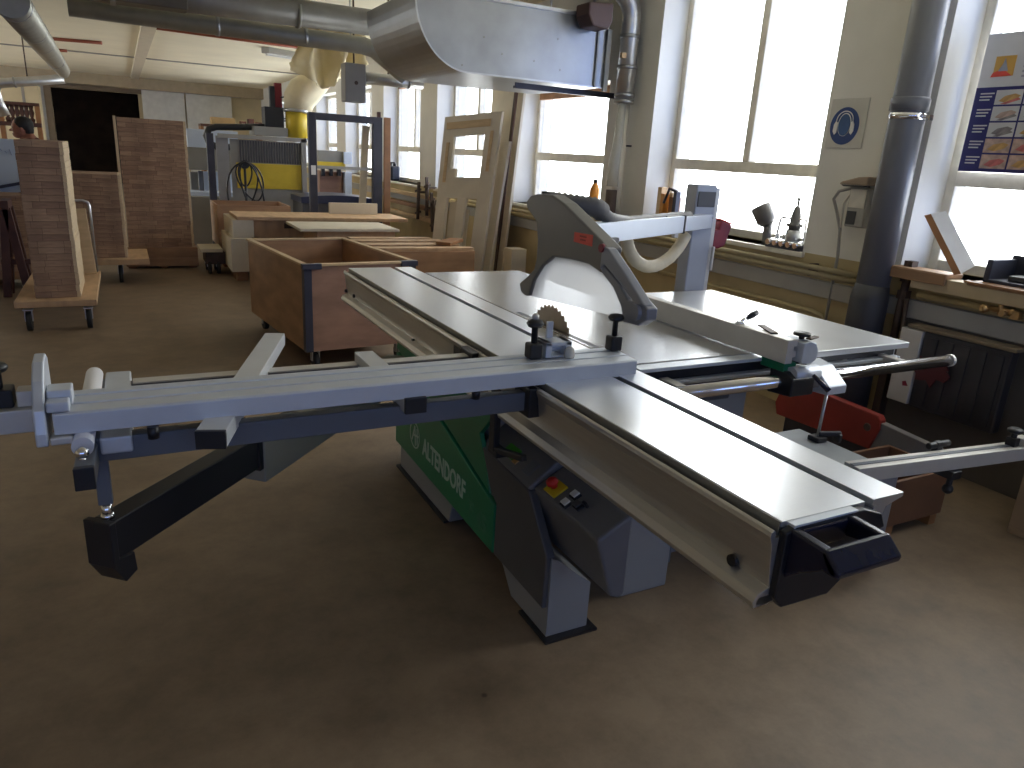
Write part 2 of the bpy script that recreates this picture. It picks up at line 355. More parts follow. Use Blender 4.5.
for i, (a, b) in enumerate(OB):
    k = B(); y0, y1 = YF-.12, YF-.05
    k.box((a, y0, 1.0), (a+.06, y1, 2.8)); k.box((b-.06, y0, 1.0), (b, y1, 2.8)); k.box((a, y0, 1.0), (b, y1, 1.06)); k.box((a, y0, 2.74), (b, y1, 2.8)); k.box(((a+b)/2-.03, y0, 1.0), ((a+b)/2+.03, y1, 2.8))
    o = struct(k.build('window_%d' % (10+i), m_wframe)); B().box((a+.03, YF-.1, 1.03), (b-.03, YF-.09, 2.77)).build('pane', m_pane, o)
for i, (a, b) in enumerate(OL):  # frames and panes of the added left wall windows
    k = B(); x0, x1 = XL-.12, XL-.05
    k.box((x0, a, 1.0), (x1, a+.06, 2.8)); k.box((x0, b-.06, 1.0), (x1, b, 2.8)); k.box((x0, a, 1.0), (x1, b, 1.06)); k.box((x0, a, 2.74), (x1, b, 2.8)); k.box((x0, (a+b)/2-.03, 1.0), (x1, (a+b)/2+.03, 2.8))
    o = struct(k.build('window_%d' % (13+i), m_wframe)); B().box((XL-.1, a+.03, 1.03), (XL-.09, b-.03, 2.77)).build('pane', m_pane, o)
# cable trunking and ledge along the window wall
struct(B().box((XW-.045, -4.9, .80), (XW, 24, .905)).build('trim_4', m_trunk, None, .006))

# ================================================================== PANEL SAW
S = thing('panel_saw', (1.45, 2.5, 0), 'large green and grey sliding table panel saw with long aluminium carriage and overhead guard', 'panel saw')
# --- base
k = B()
k.box((1.17, 2.32, .10), (2.15, 3.45, .74)); k.box((1.50, 2.0, .10), (2.15, 2.32, .74)); k.box((1.5, 2.05, .0), (2.12, 3.3, .12))
base = k.build('base_cabinet', m_grey, S, .008)
k = B(); k.prism([(1.76, .012), (2.02, .012), (2.10, .10), (2.2, .115), (2.2, .185), (1.76, .185)], 'x', 1.133, 1.296)
k.prism([(1.133, .185), (1.296, .185), (1.25, .22), (1.16, .30), (1.133, .31)], 'y', 1.76, 2.2)
k.build('foot', m_grey, S)
k = B(); k.prism([(3.27, .012), (2.62, .012), (2.60, .085), (2.56, .14), (3.27, .14)], 'x', 1.133, 1.30); k.build('foot', m_grey, S, .006)
B().box((1.118, 1.735, 0), (1.325, 1.93, .011)).build('foot_plate', m_blk, S)
B().box((1.118, 2.64, 0), (1.325, 3.29, .011)).build('foot_plate', m_blk, S)
B().box((1.515, 1.866, .0), (1.735, 2.4, .66)).build('side_cabinet', m_grey, S, .008)
B().box((1.655, 1.85, .30), (1.728, 1.866, .325)).build('cabinet_ledge', m_fencew, S, .004)
B().box((1.775, 1.93, .05), (1.80, 2.4, .66)).build('rear_plate', m_slate, S, .003)
# green enamel cladding (two panels with a slanting seam)
k = B(); k.prism([(3.29, .146), (2.15, .122), (2.15, .322), (2.262, .345), (2.845, .50), (3.29, .615)], 'x', 1.112, 1.135)
gp = k.build('green_side_panel', m_green, S, .005)
k = B(); k.prism([(3.29, .635), (2.845, .518), (2.262, .363), (2.20, .345), (2.25, .45), (2.31, .55), (2.24, .62), (2.16, .74), (3.29, .74)], 'x', 1.115, 1.135)
k.build('upper_green_panel', m_green, S, .005)
m_prt = mat('pale_green_print', (.42, .55, .47), .5, 0, .03, 20)
m_fnt = mat('faint_green_print', (.06, .21, .12), .5, 0, .03, 20)
# lettering runs along -Y on the panel
pA = atX(421, 447, 1.111); pB = atX(462, 492, 1.111)
ang = V((0, pB.y-pA.y, pB.z-pA.z)).normalized()
upv = V((-1, 0, 0)).cross(ang).normalized()
if upv.z < 0: upv = -upv
L0 = V((1.111, pA.y-.02, pA.z-.025)); ln = (pB-pA).length
tx = text_mesh('ALTENDORF', 'lettering', m_prt, gp, L0, ang, upv, .118, .0008)
bx = [v.co.copy() for v in tx.data.vertices]
pr0 = [(WM[gp.name] @ p-L0).dot(ang) for p in bx]; wid = max(pr0)
inv = WM[gp.name].inverted(); s_ = (ln*1.02)/wid
for v in tx.data.vertices:
    p = WM[gp.name] @ v.co; t = (p-L0).dot(ang); p += ang*(t*s_-t); v.co = inv @ p
# round emblem left of the lettering
ce = atX(419, 448, 1.111); ce = V((1.111, pA.y+.085, pA.z+.028)); k = B(); n = 40
for ra, rb in ((.058, .066),):
    vs = [ce+ang*r*math.cos(2*PI*i/n)+upv*r*math.sin(2*PI*i/n)+V((dx, 0, 0)) for dx in (0, -.001) for r in (ra, rb) for i in range(n)]
    for l in (0, 2*n):
        k.add(vs[l:l+2*n], [(i, (i+1) % n, n+(i+1) % n, n+i) for i in range(n)])
def stroke(kk, a, b, wd=.010):
    kk.bar(ce+ang*a[0]+upv*a[1]+V((-.0005, 0, 0)), ce+ang*b[0]+upv*b[1]+V((-.0005, 0, 0)), wd, .0012, (1, 0, 0))
stroke(k, (-.035, -.035), (.0, .045)); stroke(k, (.0, .045), (.012, -.05)); stroke(k, (-.02, -.005), (.05, .008)); stroke(k, (.035, -.04), (.03, .04))
k.build('emblem', m_prt, gp)
pF = atX(473, 520, 1.111)
text_mesh('F 45', 'model_lettering', m_fnt, gp, V((1.111, pF.y+.05, pF.z)), ang, upv, .10, .0006)
# dark front panel and display console
k = B(); k.prism([(2.148, .12), (1.772, .118), (1.768, .315), (1.915, .49), (2.29, .505), (2.20, .36), (2.148, .33)], 'x', 1.116, 1.15)
k.build('dark_side_panel', m_charc, S, .006)
k = B(); k.add([], [])
q = [(1.122, .50), (1.225, .578), (1.45, .60), (1.45, .36), (1.13, .33)]
k.prism(q, 'y', 1.92, 2.32); dc = k.build('display_console', m_ctrl, S, .008)
def on_console(u, v):            # point on the sloping console top
    d = ray(u, v); nrm = V((-(.578-.50), 0, .103)).normalized(); p0 = V((1.122, 2, .50)); t = (p0-CAM).dot(nrm)/d.dot(nrm); return CAM+d*t, nrm
def pad(u0, v0, wx, wy, name, m, par, fn, h=.004):
    c, nr = fn(u0, v0); yv = V((0, 1, 0)); xv = yv.cross(nr).normalized(); k = B()
    k.hexa([c+xv*a*wx/2+yv*b*wy/2+nr*z for z in (-.001, h) for a, b in ((-1, -1), (1, -1), (1, 1), (-1, 1))]); return k.build(name, m, par, .0015)
pad(512, 452, .05, .085, 'green_display', m_lcd, dc, on_console)
pad(517, 460, .035, .03, 'indicator_field', m_brass, dc, on_console, .003)
pad(531, 468, .06, .05, 'keypad', m_slate, dc, on_console, .003)
# control box
k = B(); k.prism([(1.136, .500), (1.24, .557), (1.262, .565), (1.262, .29), (1.243, .276), (1.206, .292)], 'y', 1.53, 1.918)
cb = k.build('control_box', m_ctrl, S, .010)
def on_box(u, v):
    d = ray(u, v); nrm = V((-.057, 0, .104)).normalized(); p0 = V((1.136, 2, .501)); t = (p0-CAM).dot(nrm)/d.dot(nrm); return CAM+d*t, nrm
pad(556, 489, .06, .068, 'stop_plate', m_yel, cb, on_box, .006)
c, nr = on_box(555, 488); k = B(); k.lathe([(0, .012), (.022, .012), (.023, .021), (.035, .019), (.04, .01)], c, nr); k.build('emergency_stop', m_red, cb)
c, nr = on_box(559, 491)
pad(566, 503, .024, .028, 'push_button', m_wht, cb, on_box, .010); pad(575.5, 495, .024, .028, 'push_button', m_wht, cb, on_box, .010); pad(577.5, 505, .024, .028, 'push_button', m_charc, cb, on_box, .010)
for u, v in ((566, 504.2), (575.5, 496.2), (578.5, 506.5)): pad(u, v, .031, .036, 'button_frame', m_blk, cb, on_box, .005)
pad(586, 506, .010, .022, 'selector_switch', m_blk, cb, on_box, .016)
# motor block and vent seen below the table
k = B(); c = atX(752, 398, 2.16); k.box((2.06, c.y-.09, .28), (2.22, max(c.y+.09, 2.06), .50)); mb = k.build('motor_cover', m_grey, S, .006)
k = B()
for i in range(6): k.box((2.216+.0, c.y-.075+i*.026, .36), (2.226, c.y-.06+i*.026, .47))
k.build('vent_grille', m_blk, mb)
# --- sliding carriage
k = B()
k.prism([(1.082, .91), (1.325, .91), (1.325, .897), (1.315, .897), (1.315, .885), (1.36, .885), (1.36, .897), (1.352, .897), (1.352, .91), (1.452, .91), (1.452, .9), (1.40, .885), (1.385, .845), (1.30, .835), (1.30, .745), (1.10, .745), (1.10, .895), (1.082, .897)], 'y', .866, 4.04)
car = k.build('sliding_carriage', m_alu, S, .0012)
B().box((1.318, .866, .884), (1.358, 4.04, .888)).build('tee_slot', m_slate, car)
k = B(); k.prism([(1.052, .884), (1.054, .893), (1.060, .897), (1.066, .893), (1.066, .878), (1.098, .878), (1.098, .748), (1.052, .748), (1.046, .742), (1.046, .732), (1.075, .728), (1.098, .735), (1.10, .74), (1.10, .73), (1.04, .726), (1.035, .74), (1.046, .756), (1.074, .766), (1.068, .80), (1.060, .862), (1.056, .872)], 'y', .862, 4.045)
sp = k.build('side_profile', m_alu2, car, .001)
B().box((1.0785, .868, .879), (1.0815, 4.03, .9085)).build('edge_shade_strip', m_gald, car)  # dark strip paints in the shade along the carriage plate's side edge
for u, v, yy in ((733, 560, None), (413, 341, None), (346, 291, None), (354, 296, None)):
    c = atX(u, v, 1.068); B().cyl((1.062, c.y, c.z), (1.075, c.y, c.z), .013 if u > 500 else .010).build('bolt_hole', m_blk, sp)
B().box((1.045, .90, .722), (1.085, 1.0, .733)).build('bracket', m_fencew, sp, .002)
c = atX(459, 350, 1.067); B().box((1.058, c.y-.035, c.z-.03), (1.07, c.y+.035, c.z+.03)).build('clamp_block', m_blk, sp, .004)
# end cap and loop handle
k = B(); k.prism([(1.075, .895), (1.10, .905), (1.30, .906), (1.36, .885), (1.38, .85), (1.30, .835), (1.29, .76), (1.235, .72), (1.10, .722), (1.075, .75)], 'y', .845, .864)
cap = k.build('end_cap', m_blk, car, .004)
k = B()
k.prism([(.852, .902), (.765, .899), (.732, .870), (.736, .854), (.765, .855), (.81, .825), (.852, .79)], 'x', 1.088, 1.112)
k.prism([(.852, .902), (.765, .899), (.732, .870), (.736, .854), (.765, .855), (.81, .862), (.852, .855)], 'x', 1.248, 1.268)
k.prism([(.772, .901), (.762, .899), (.728, .870), (.732, .854), (.752, .856), (.777, .887)], 'x', 1.088, 1.268)
k.box((1.112, .838, .85), (1.248, .852, .898))
k.build('pull_handle', m_bluebk, car, .006, 3)
B().box((1.095, .846, .9), (1.28, .868, .9085)).build('end_strip', m_fence, car, .001)

# --- outrigger table
of = None
k = B(); k.box((-.115, 1.83, .815), (1.06, 1.872, .875)); ofr = k.build('outrigger_frame', m_slate, S, .004)
B().box((-.09, 2.255, .82), (1.06, 2.295, .872)).build('rear_beam', m_slate, ofr, .004)
B().box((-.03, 2.252, .8725), (1.055, 2.298, .8775)).build('rear_beam_strip', m_fencew, ofr, .001)
B().bar((-.072, 1.818, .858), (-.068, 2.40, .852), .068, .042).build('end_beam', m_fence, ofr, .005)
B().box((1.03, 1.80, .80), (1.075, 1.90, .895)).build('carriage_clamp', m_blk, ofr, .005)
B().box((1.03, 2.22, .80), (1.075, 2.33, .895)).build('carriage_clamp', m_blk, ofr, .005)
def wbar(p0, p1, wd, capm=True):
    d = (V(p1)-V(p0)).normalized(); b = B().bar(p0, p1, wd, .044).build('support_bar', m_white, S, .002)
    B().bar(V(p0)-d*.012, V(p0)+d*.001, wd*1.01, .046).build('bar_cap', m_blk, b, .002); return b
wbar((.128, 1.715, .888), (.431, 2.62, .888), .068)
wbar((.662, 1.795, .888), (.662, 2.297, .888), .062)
# roller along the free end
k = B(); k.cyl((-.137, 1.765, .884), (-.128, 2.345, .884), .0225, n=24); ro = k.build('end_roller', m_roll, S)
k = B(); k.ball((-.138, 1.750, .876), .015); k.cyl((-.138, 1.735, .845), (-.138, 1.750, .872), .008); k.build('ball_joint', m_chrome, ro)
B().bar((-.135, 1.70, .838), (-.118, 2.36, .838), .040, .052).build('roller_bracket', m_slate, ro, .004)
B().bar((-.1354, 1.686, .838), (-.135, 1.701, .838), .0405, .053).build('bracket_cap', m_blk, ro, .002)
# small black caps between fence and frame
for u, v in ((153, 430), (476, 392)):
    c = atZ(u, v, .895); k = B(); k.cyl((c.x, c.y, .875), (c.x, c.y, .905), .013); k.build('height_adjuster', m_blk, ofr)
# strut and telescopic arm
k = B(); k.box((-.126, 1.834, .70), (-.094, 1.866, .818)); st = k.build('strut', m_slate, S, .003)
k = B(); k.cyl((-.11, 1.85, .66), (-.11, 1.85, .70), .012); k.lathe([(0, .016), (.008, .016), (.014, .012)], (-.11, 1.85, .660)); k.build('strut_piston', m_chrome, st)
a0 = V((-.119, 1.847, .604)); dr = V((.675, .737, 0)).normalized(); a1 = a0+dr*.66; a2 = a0+dr*1.75
k = B(); dz = V((0, 0, -.035)); k.bar(a1-dr*.05+dz, a2+dz, .085, .15); arm = k.build('support_arm', m_armg, S, .006)
k = B(); k.bar(a0, a1+dr*.2, .062, .108); inn = k.build('inner_arm', m_armb, arm, .004)
B().bar(a1-dr*.07, a1-dr*.04, .075, .125).build('arm_collar', m_blk, arm, .004)
sd = dr.cross(V((0, 0, 1)))
k = B(); e0 = a0-dr*.012
def arm_pt(t, s, z): return e0+dr*t+sd*s+V((0, 0, z))
pf = [(-.046, .052), (.046, .052), (.046, -.03), (.020, -.115), (-.046, -.088)]
pf2 = [(-.012, .058), (.008, .058), (.008, -.045), (.055, -.05), (.06, -.105), (.02, -.118), (-.012, -.062)]
vs = [arm_pt(t, -.04, z) for t, z in pf2]+[arm_pt(t, .04, z) for t, z in pf2]; nn = len(pf2)
k.add(vs, [tuple(range(nn)), tuple(range(2*nn-1, nn-1, -1))]+[(i, nn+i, nn+(i+1) % nn, (i+1) % nn) for i in range(nn)])
k.build('arm_end_plate', m_armb, arm, .003)
# carriage lock bracket hanging under the carriage
k = B(); k.box((1.028, 2.02, .60), (1.052, 2.06, .82)); k.bar((1.04, 2.04, .605), (1.06, 1.86, .64), .022, .022); k.box((1.03, 2.0, .585), (1.075, 2.07, .61)); k.build('lock_lever', m_blk, S, .004)
# --- crosscut fence
k = B(); X0, X1 = -.19, 1.42
k.prism([(1.798, .906), (1.798, .952), (1.803, .957), (1.850, .9585), (1.851, .955), (1.858, .955), (1.859, .9595), (1.905, .9605), (1.906, .957), (1.914, .957), (1.915, .9615), (1.95, .9615), (1.952, .955), (1.952, .9115), (1.83, .9115), (1.825, .906)], 'x', X0, X1)
cf = k.build('crosscut_fence', m_fence, S, .001)
B().prism([(1.808, .915), (1.808, .951), (1.95, .958), (1.95, .915)], 'x', X1, X1+.004).build('fence_end_cap', m_fencew, cf, .001)
k = B(); k.prism([(1.785, .885), (1.785, .915), (1.80, .965), (1.85, 1.02), (1.905, 1.05), (1.965, 1.055), (1.99, 1.04), (1.99, .955), (1.97, .91), (1.90, .88)], 'x', -.226, -.202)
k.build('end_plate', m_fence, cf, .004)
k = B(); k.box((-.2, 1.84, .961), (-.15, 1.90, .998)); k.box((-.2, 1.80, .958), (-.155, 1.84, .982)); k.build('stop_slider', m_fence, cf, .004)
k = B(); k.box((-.62, 1.86, .897), (-.221, 1.95, .952)); ext = k.build('fence_extension', m_fencew, cf, .003)
k = B(); k.box((-.315, 1.88, .9525), (-.268, 1.935, .995)); k.cyl((-.295, 1.90, .995), (-.295, 1.90, 1.04), .010); k.lathe([(0, .02), (.01, .026), (.02, .02)], (-.295, 1.90, 1.035)); k.build('extension_clamp', m_blk, ext, .004)
B().box((-.262, 1.88, .9525), (-.226, 1.93, .99)).build('extension_block', m_fencew, ext, .003)
k = B(); k.box((-.2, 1.785, .886), (-.155, 1.83, .904)); k.build('lower_clip', m_fencew, cf, .004)
def knob(u, v_base, Y, name, stem, par, zb):
    c = atZ(u, v_base, zb); k = B(); k.box((c.x-.022, c.y-.022, zb), (c.x+.022, c.y+.022, zb+.05)); b = k.build(name, m_blk, par, .007, 3)
    k = B(); k.lathe([(.0, .010), (stem, .010), (stem+.002, .022), (stem+.012, .028), (stem+.022, .022), (stem+.026, .008)], (c.x, c.y, zb+.049)); k.build('star_knob', m_blk, b)
    return c
c1 = knob(533, 358, 0, 'clamp_block', .05, cf, .9615)
B().lathe([(0, .011), (.012, .011), (.018, .005)], (c1.x, c1.y, .9615+.049+.076)).build('lock_button', m_fencew, cf)
c2 = knob(613, 350, 0, 'clamp_block', .05, cf, .9615)
# flip stop
fx = atZ(556, 356, .9615); k = B()
k.box((fx.x-.05, fx.y-.02, .9617), (fx.x-.028, fx.y+.05, 1.012)); k.box((fx.x+.022, fx.y-.02, .9617), (fx.x+.045, fx.y+.05, 1.012)); k.box((fx.x-.05, fx.y-.02, .999), (fx.x+.045, fx.y+.05, 1.012)); k.cyl((fx.x-.03, fx.y+.015, .985), (fx.x+.03, fx.y+.015, .985), .011)
k.box((fx.x-.015, fx.y+.04, .96), (fx.x+.008, fx.y+.052, 1.065))
k.box((fx.x-.05, fx.y-.02, .9617), (fx.x+.045, fx.y+.05, .968))
fs = k.build('flip_stop', m_fence, cf, .003)
B().lathe([(0, .016), (.01, .018), (.03, .014), (.035, .008)], (fx.x+.03, fx.y-.03, .962)).build('scale_lens', m_jar, fs)

# --- saw table and blade
k = B(); k.box((1.462, 1.90, .872), (2.06, 3.835, .91)); tb = k.build('saw_table', m_table, S, .002)
k = B(); k.box((1.5, 1.98, .70), (2.04, 3.7, .872)); k.build('table_ribs', m_charc, tb, .01)
B().box((1.4535, 1.9, .86), (1.461, 3.83, .904)).build('table_gap', m_blk, tb)
k = B(); k.prism([(1.845, .905), (1.90, .906), (1.90, .835), (1.845, .835), (1.845, .85), (1.875, .85), (1.875, .892), (1.845, .892)], 'x', 1.475, 2.84); fr = k.build('front_rail_profile', m_fence, S, .002)
B().box((1.476, 1.872, .851), (2.83, 1.8765, .891)).build('rail_slot', m_blk, fr)
k = B(); k.box((1.478, 2.10, .9102), (1.50, 2.75, .9108)); k.build('kerf_line', m_blk, tb)
n = 36; k = B(); bc = V((1.489, 2.465, .82)); rr = []
for i in range(n*2):
    r = .180 if i % 2 == 0 else .166; a = 2*PI*(i+.25*(i % 2))/(n*2); rr.append((bc.y+r*math.cos(a), bc.z+r*math.sin(a)))
k.prism(rr, 'x', 1.4865, 1.4915); bl = k.build('saw_blade', m_steel, S)
k = B(); k.prism([(bc.y+.185*math.cos(a), bc.z+.185*math.sin(a)) for a in [PI*(.18+.03*i) for i in range(13)]]+[(bc.y+.235*math.cos(a), bc.z+.235*math.sin(a)) for a in [PI*(.54-.03*i) for i in range(11)]], 'x', 1.487, 1.491)
# --- width extension table
k = B(); k.box((2.062, 1.84, .885), (2.875, 3.05, .91)); we = k.build('width_table', m_wide, S, .003)
k = B(); k.box((2.10, 1.90, .80), (2.80, 1.93, .885)); k.box((2.10, 2.9, .80), (2.8, 2.93, .885)); k.box((2.78, 1.9, .80), (2.81, 2.93, .885)); k.build('table_frame', m_grey, we, .004)
B().cyl((2.50, 1.885, .835), (2.53, 1.86, .845), .012).build('frame_bolt', m_fencew, we)
k = B(); k.bar((2.72, 2.86, 0.0), (2.72, 2.86, .80), .06, .06, (0, 1, 0)); k.build('table_leg', m_grey, we, .004)
# --- fence rail bar
zr = .838; pa, pb = atZ(664, 382, zr), atZ(951, 351, zr); ry = (pa.y+pb.y)/2-.002
k = B(); pb.x = atY(951, 351, 1.762).x
k = B(); k.cyl((1.47, 1.762, zr), (pb.x, 1.762, zr), .024, n=28); rb = k.build('fence_rail_bar', m_chrome, S)
k = B(); k.lathe([(0, .026), (.018, .026), (.024, .018)], (pb.x-.004, 1.762, zr), (1, 0, 0)); k.build('bar_end_cap', m_fencew, rb)
for x in (1.6, 2.3, 2.75):
    B().box((x-.02, 1.775, .815), (x+.02, 1.91, .86)).build('bar_bracket', m_fencew, rb, .003)
# --- rip fence
k = B(); k.prism([(2.018, .914), (2.018, .998), (2.022, 1.0), (2.062, 1.0), (2.066, .996), (2.066, .976), (2.052, .976), (2.052, .962), (2.066, .962), (2.066, .936), (2.052, .936), (2.052, .914)], 'y', 1.728, 2.68)
rf = k.build('rip_fence', m_fencew, S, .001)
k = B(); c = V((2.098, 1.80, .95))
k.prism([(2.068, .92), (2.068, .992), (2.10, 1.0), (2.13, .99), (2.145, .965), (2.145, .93), (2.12, .915)], 'y', 1.70, 1.80); fh = k.build('fence_head', m_fence, rf, .004)
k = B(); k.lathe([(0, .010), (.012, .010), (.013, .03), (.022, .03), (.025, .012)], (2.10, 1.745, .998)); k.build('hand_knob', m_blk, rf)
B().bar((2.10, 1.715, 1.004), (2.165, 1.735, 1.004), .02, .006).build('knob_plate', m_rust, rf, .002)
k = B(); k.bar((2.045, 1.82, 1.003), (2.09, 1.93, 1.006), .03, .006); k.build('slide_plate', m_rust, rf, .002)
p0 = atX(741, 318, 2.045); p1 = atX(762, 307, 2.07)
k = B(); k.lathe([(0, .02), (.012, .014)], (2.045, p0.y, 1.0)); k.tube([(2.045, p0.y, 1.005), V((2.045, p0.y, 1.005)).lerp(V((2.10, p0.y, 1.045)), .5)], .006); lv = k.build('clamp_lever', m_chrome, rf)
k = B(); a = V((2.045, p0.y, 1.005)); b = V((2.12, p0.y-.005, 1.042)); k.tube([a.lerp(b, .4), a.lerp(b, .7), b], [.008, .012, .010]); k.build('lever_grip', m_blk, lv)
# fence carriage running on the bar
k = B(); k.prism([(1.69, .80), (1.69, .865), (1.725, .885), (1.80, .885), (1.80, .79)], 'x', 2.03, 2.145); k.build('fence_saddle', m_blk, rf, .006)
k = B(); k.cyl((2.05, 1.72, .875), (2.175, 1.72, .875), .028); k.build('saddle_tube', m_fence, rf)
B().box((2.03, 1.738, .878), (2.09, 1.85, .913)).build('green_shoe', m_green, rf, .004)
k = B(); cx = [(1.66, .80), (1.66, .832), (1.735, .89), (1.80, .90), (1.82, .86), (1.80, .79)]
k.prism(cx, 'x', 2.185, 2.285); k.build('fine_adjuster', m_fence, rf, .006)
B().box((2.15, 1.70, .82), (2.186, 1.80, .885)).build('adjuster_plate', m_ctrl, rf, .004)
k = B(); a = atY(813, 375, 1.67); b = atY(829, 391, 1.62); k.tube([a, a.lerp(b, .5), b], [.007, .009, .010]); k.build('clamp_handle', m_bluebk, rf)

# --- overhead guard
XH0, XH1 = 1.440, 1.505
def hp(u, v): p = atX(u, v, XH0); return (p.y, p.z)
body = [(528, 296), (525, 296), (520.5, 292.5), (518.8, 283), (527, 276), (533.5, 269), (536, 258), (537, 240), (536, 222), (527, 209), (525.5, 202), (530, 196), (536, 194), (551, 194.8), (563, 203), (578, 218), (600, 240), (608, 249), (600, 273), (587.5, 264), (570, 259.5), (553, 257), (542, 266), (533.6, 280), (529, 296)]
k = B(); k.prism([hp(*q) for q in body], 'x', XH0, XH1); hd = k.build('guard_hood', m_hood, S, .010, 4)
arc = [(607, 249), (614, 252), (624, 267), (634, 284), (642, 302), (647, 308), (645, 323), (633, 326), (623, 321), (624, 312), (620, 298), (610, 280), (600, 269), (597, 266)]
outer = arc
k = B()
k.prism([hp(*q) for q in [(603, 245), (609, 249), (625, 273), (641, 299), (645, 306), (637, 306), (630, 297), (619, 281.5), (605, 265), (600, 270)]], 'x', XH0-.004, XH1-.03)
k.prism([hp(*q) for q in [(599, 266), (603, 265), (615, 280), (624, 294), (627, 300), (639, 300), (647, 309), (646, 320), (637, 326), (622, 322.5), (620, 307), (612.5, 288), (601, 273)]], 'x', XH0+.002, XH1-.02)
k.build('guard_front_arm', m_hood2, hd, .006, 3)
k = B(); c = atX(636, 312, XH0); k.cyl((XH0-.012, c.y, c.z), (XH1-.01, c.y, c.z), .028, n=24); k.build('nose_wheel', m_hood2, hd)
k = B(); c = atX(598, 247, XH0); k.lathe([(0, .016), (.012, .014)], (XH0+.002, c.y-.03, c.z), (-1, 0, 0)); k.build('red_screw', m_dred, hd)
gl = [(528, 296), (533.6, 279), (542, 265), (553, 256), (570, 258.5), (587.5, 263), (600, 272), (612.5, 286), (620, 300), (622, 319)]
k = B(); k.prism([hp(*q) for q in gl], 'x', XH0+.012, XH0+.017); k.build('clear_shield', m_poly, hd)
c0 = atX(574.5, 232, XH0-.001); c1 = atX(592, 246, XH0-.001)
k = B(); k.prism([(c0.y, c0.z), (c1.y, c0.z+.003), (c1.y, c1.z-.002), (c0.y, c1.z)], 'x', XH0-.0015, XH0+.001); sk = k.build('red_sticker', m_sred, hd)
k = B(); ym, zm = (c0.y+c1.y)/2, (c0.z+c1.z)/2
for i, dz in enumerate((.008, -.004)): k.box((XH0-.0022, ym-.022+.004*i, zm+dz-.003), (XH0-.001, ym+.022-.004*i, zm+dz+.003))
k.build('sticker_print', mat('sticker_dark_print', (.35, .03, .02), .5), sk)
# extraction hose over the boom
ba = V((1.56, 2.42, 1.285)); bb = V((2.83, 3.10, 1.285))
k = B(); pts = []
h0 = V((1.52, 2.56, 1.40)); h1 = V((1.68, 2.50, 1.385)); h2 = V((1.78, 2.54, 1.335)); h3 = V((1.96, 2.66, 1.312)); h4 = V((2.62, 3.00, 1.318))
key = [V((1.47, 2.56, 1.39)), h0, h1, h2, h3, h4]
for i in range(len(key)-1):
    for t in range(14): pts.append(key[i].lerp(key[i+1], t/14))
for _ in range(3): pts = [pts[0]]+[(pts[i-1]+pts[i]*2+pts[i+1])/4 for i in range(1, len(pts)-1)]+[pts[-1]]
k.tube(pts, [(.040 if i % 2 else .034) if i < 34 else (.028 if i % 2 else .025) for i in range(len(pts))], 16); k.build('extraction_hose', m_hose, S)
k = B(); k.cyl((1.50, 2.60, 1.405), (1.50, 2.60, 1.435), .018); k.cyl((1.50, 2.53, 1.40), (1.50, 2.53, 1.425), .014); k.bar((1.50, 2.60, 1.43), (1.50, 2.54, 1.405), .012, .012); k.build('hose_clip', m_blk, hd, .002)
bd = (bb-ba).normalized()
k = B(); k.bar(ba, ba+bd*1.02, .055, .083); bo = k.build('boom', m_boom, S, .004)
k = B(); k.bar(ba+bd*1.0, bb, .05, .074); k.build('boom_tail', m_boom, bo, .004)
B().bar(ba+bd*1.012, ba+bd*1.03, .062, .09).build('boom_collar', m_blk, bo, .002)
k = B(); cc = ba+bd*.98; k.bar(cc-V((0, 0, .065)), cc-V((0, 0, .03)), .025, .025, (1, 0, 0)); k.build('boom_stop', m_fencew, bo, .003)
g0, g1 = atY(600, 240.5, 2.46), atY(617, 240, 2.52); k = B(); k.bar(g0, g1, .026, .022); k.build('lock_grip', m_blk, bo, .006)
k = B(); cc = ba+bd*.82; k.bar(cc+V((0, 0, .044)), cc+V((0, 0, .044))+bd*.16, .03, .006); k.build('hose_bracket', m_trunk, bo, .002)
# post
k = B(); k.box((2.695, 3.07, .0), (2.835, 3.16, 1.475)); po = k.build('guard_post', m_post, S, .008)
k = B(); k.box((2.835, 3.075, .0), (2.862, 3.155, 1.46)); k.build('post_profile', m_fencew, po, .003)
B().box((2.66, 3.05, .78), (2.88, 3.055, .84)).build('post_clamp', m_grey, po, .003)
k = B(); k.box((2.706, 3.064, 1.36), (2.826, 3.071, 1.44)); k.build('display_window', m_charc, po, .003)
k = B(); k.box((2.702, 3.066, 1.30), (2.83, 3.0705, 1.306)); k.build('seam', m_trunk, po)
k = B(); k.prism([(2.862, 1.235), (2.90, 1.24), (2.905, 1.29), (2.99, 1.265), (2.955, 1.15), (2.91, 1.135), (2.862, 1.14)], 'y', 3.08, 3.15); rs = k.build('red_switch', m_dred, po, .008)
k = B(); k.prism([(2.90, 1.292), (2.985, 1.268), (2.99, 1.275), (2.905, 1.30)], 'y', 3.085, 3.145); k.build('switch_rim', m_sred, rs, .002)
B().box((2.845, 3.05, 1.02), (2.858, 3.068, 1.15)).build('cable_cover', m_fencew, po, .003)
# cream hose hanging below the boom
pts = []
pc_ = [atY(626, 236, 2.90), atY(628, 248, 2.91), atY(634, 260, 2.92), atY(645, 267, 2.94), atY(657, 266, 2.98), atY(670, 258, 3.0), atY(680, 246, 3.03), atY(687, 232, 3.05)]
for i in range(len(pc_)-1):
    for j in range(5): pts.append(pc_[i].lerp(pc_[i+1], j/5))
for _ in range(4): pts = [pts[0]]+[(pts[i-1]+pts[i]*2+pts[i+1])/4 for i in range(1, len(pts)-1)]+[pts[-1]]
k = B(); k.tube(pts, [.031+(.0015 if i % 2 else 0) for i in range(len(pts))], 16); k.build('cream_hose', m_cream, S)

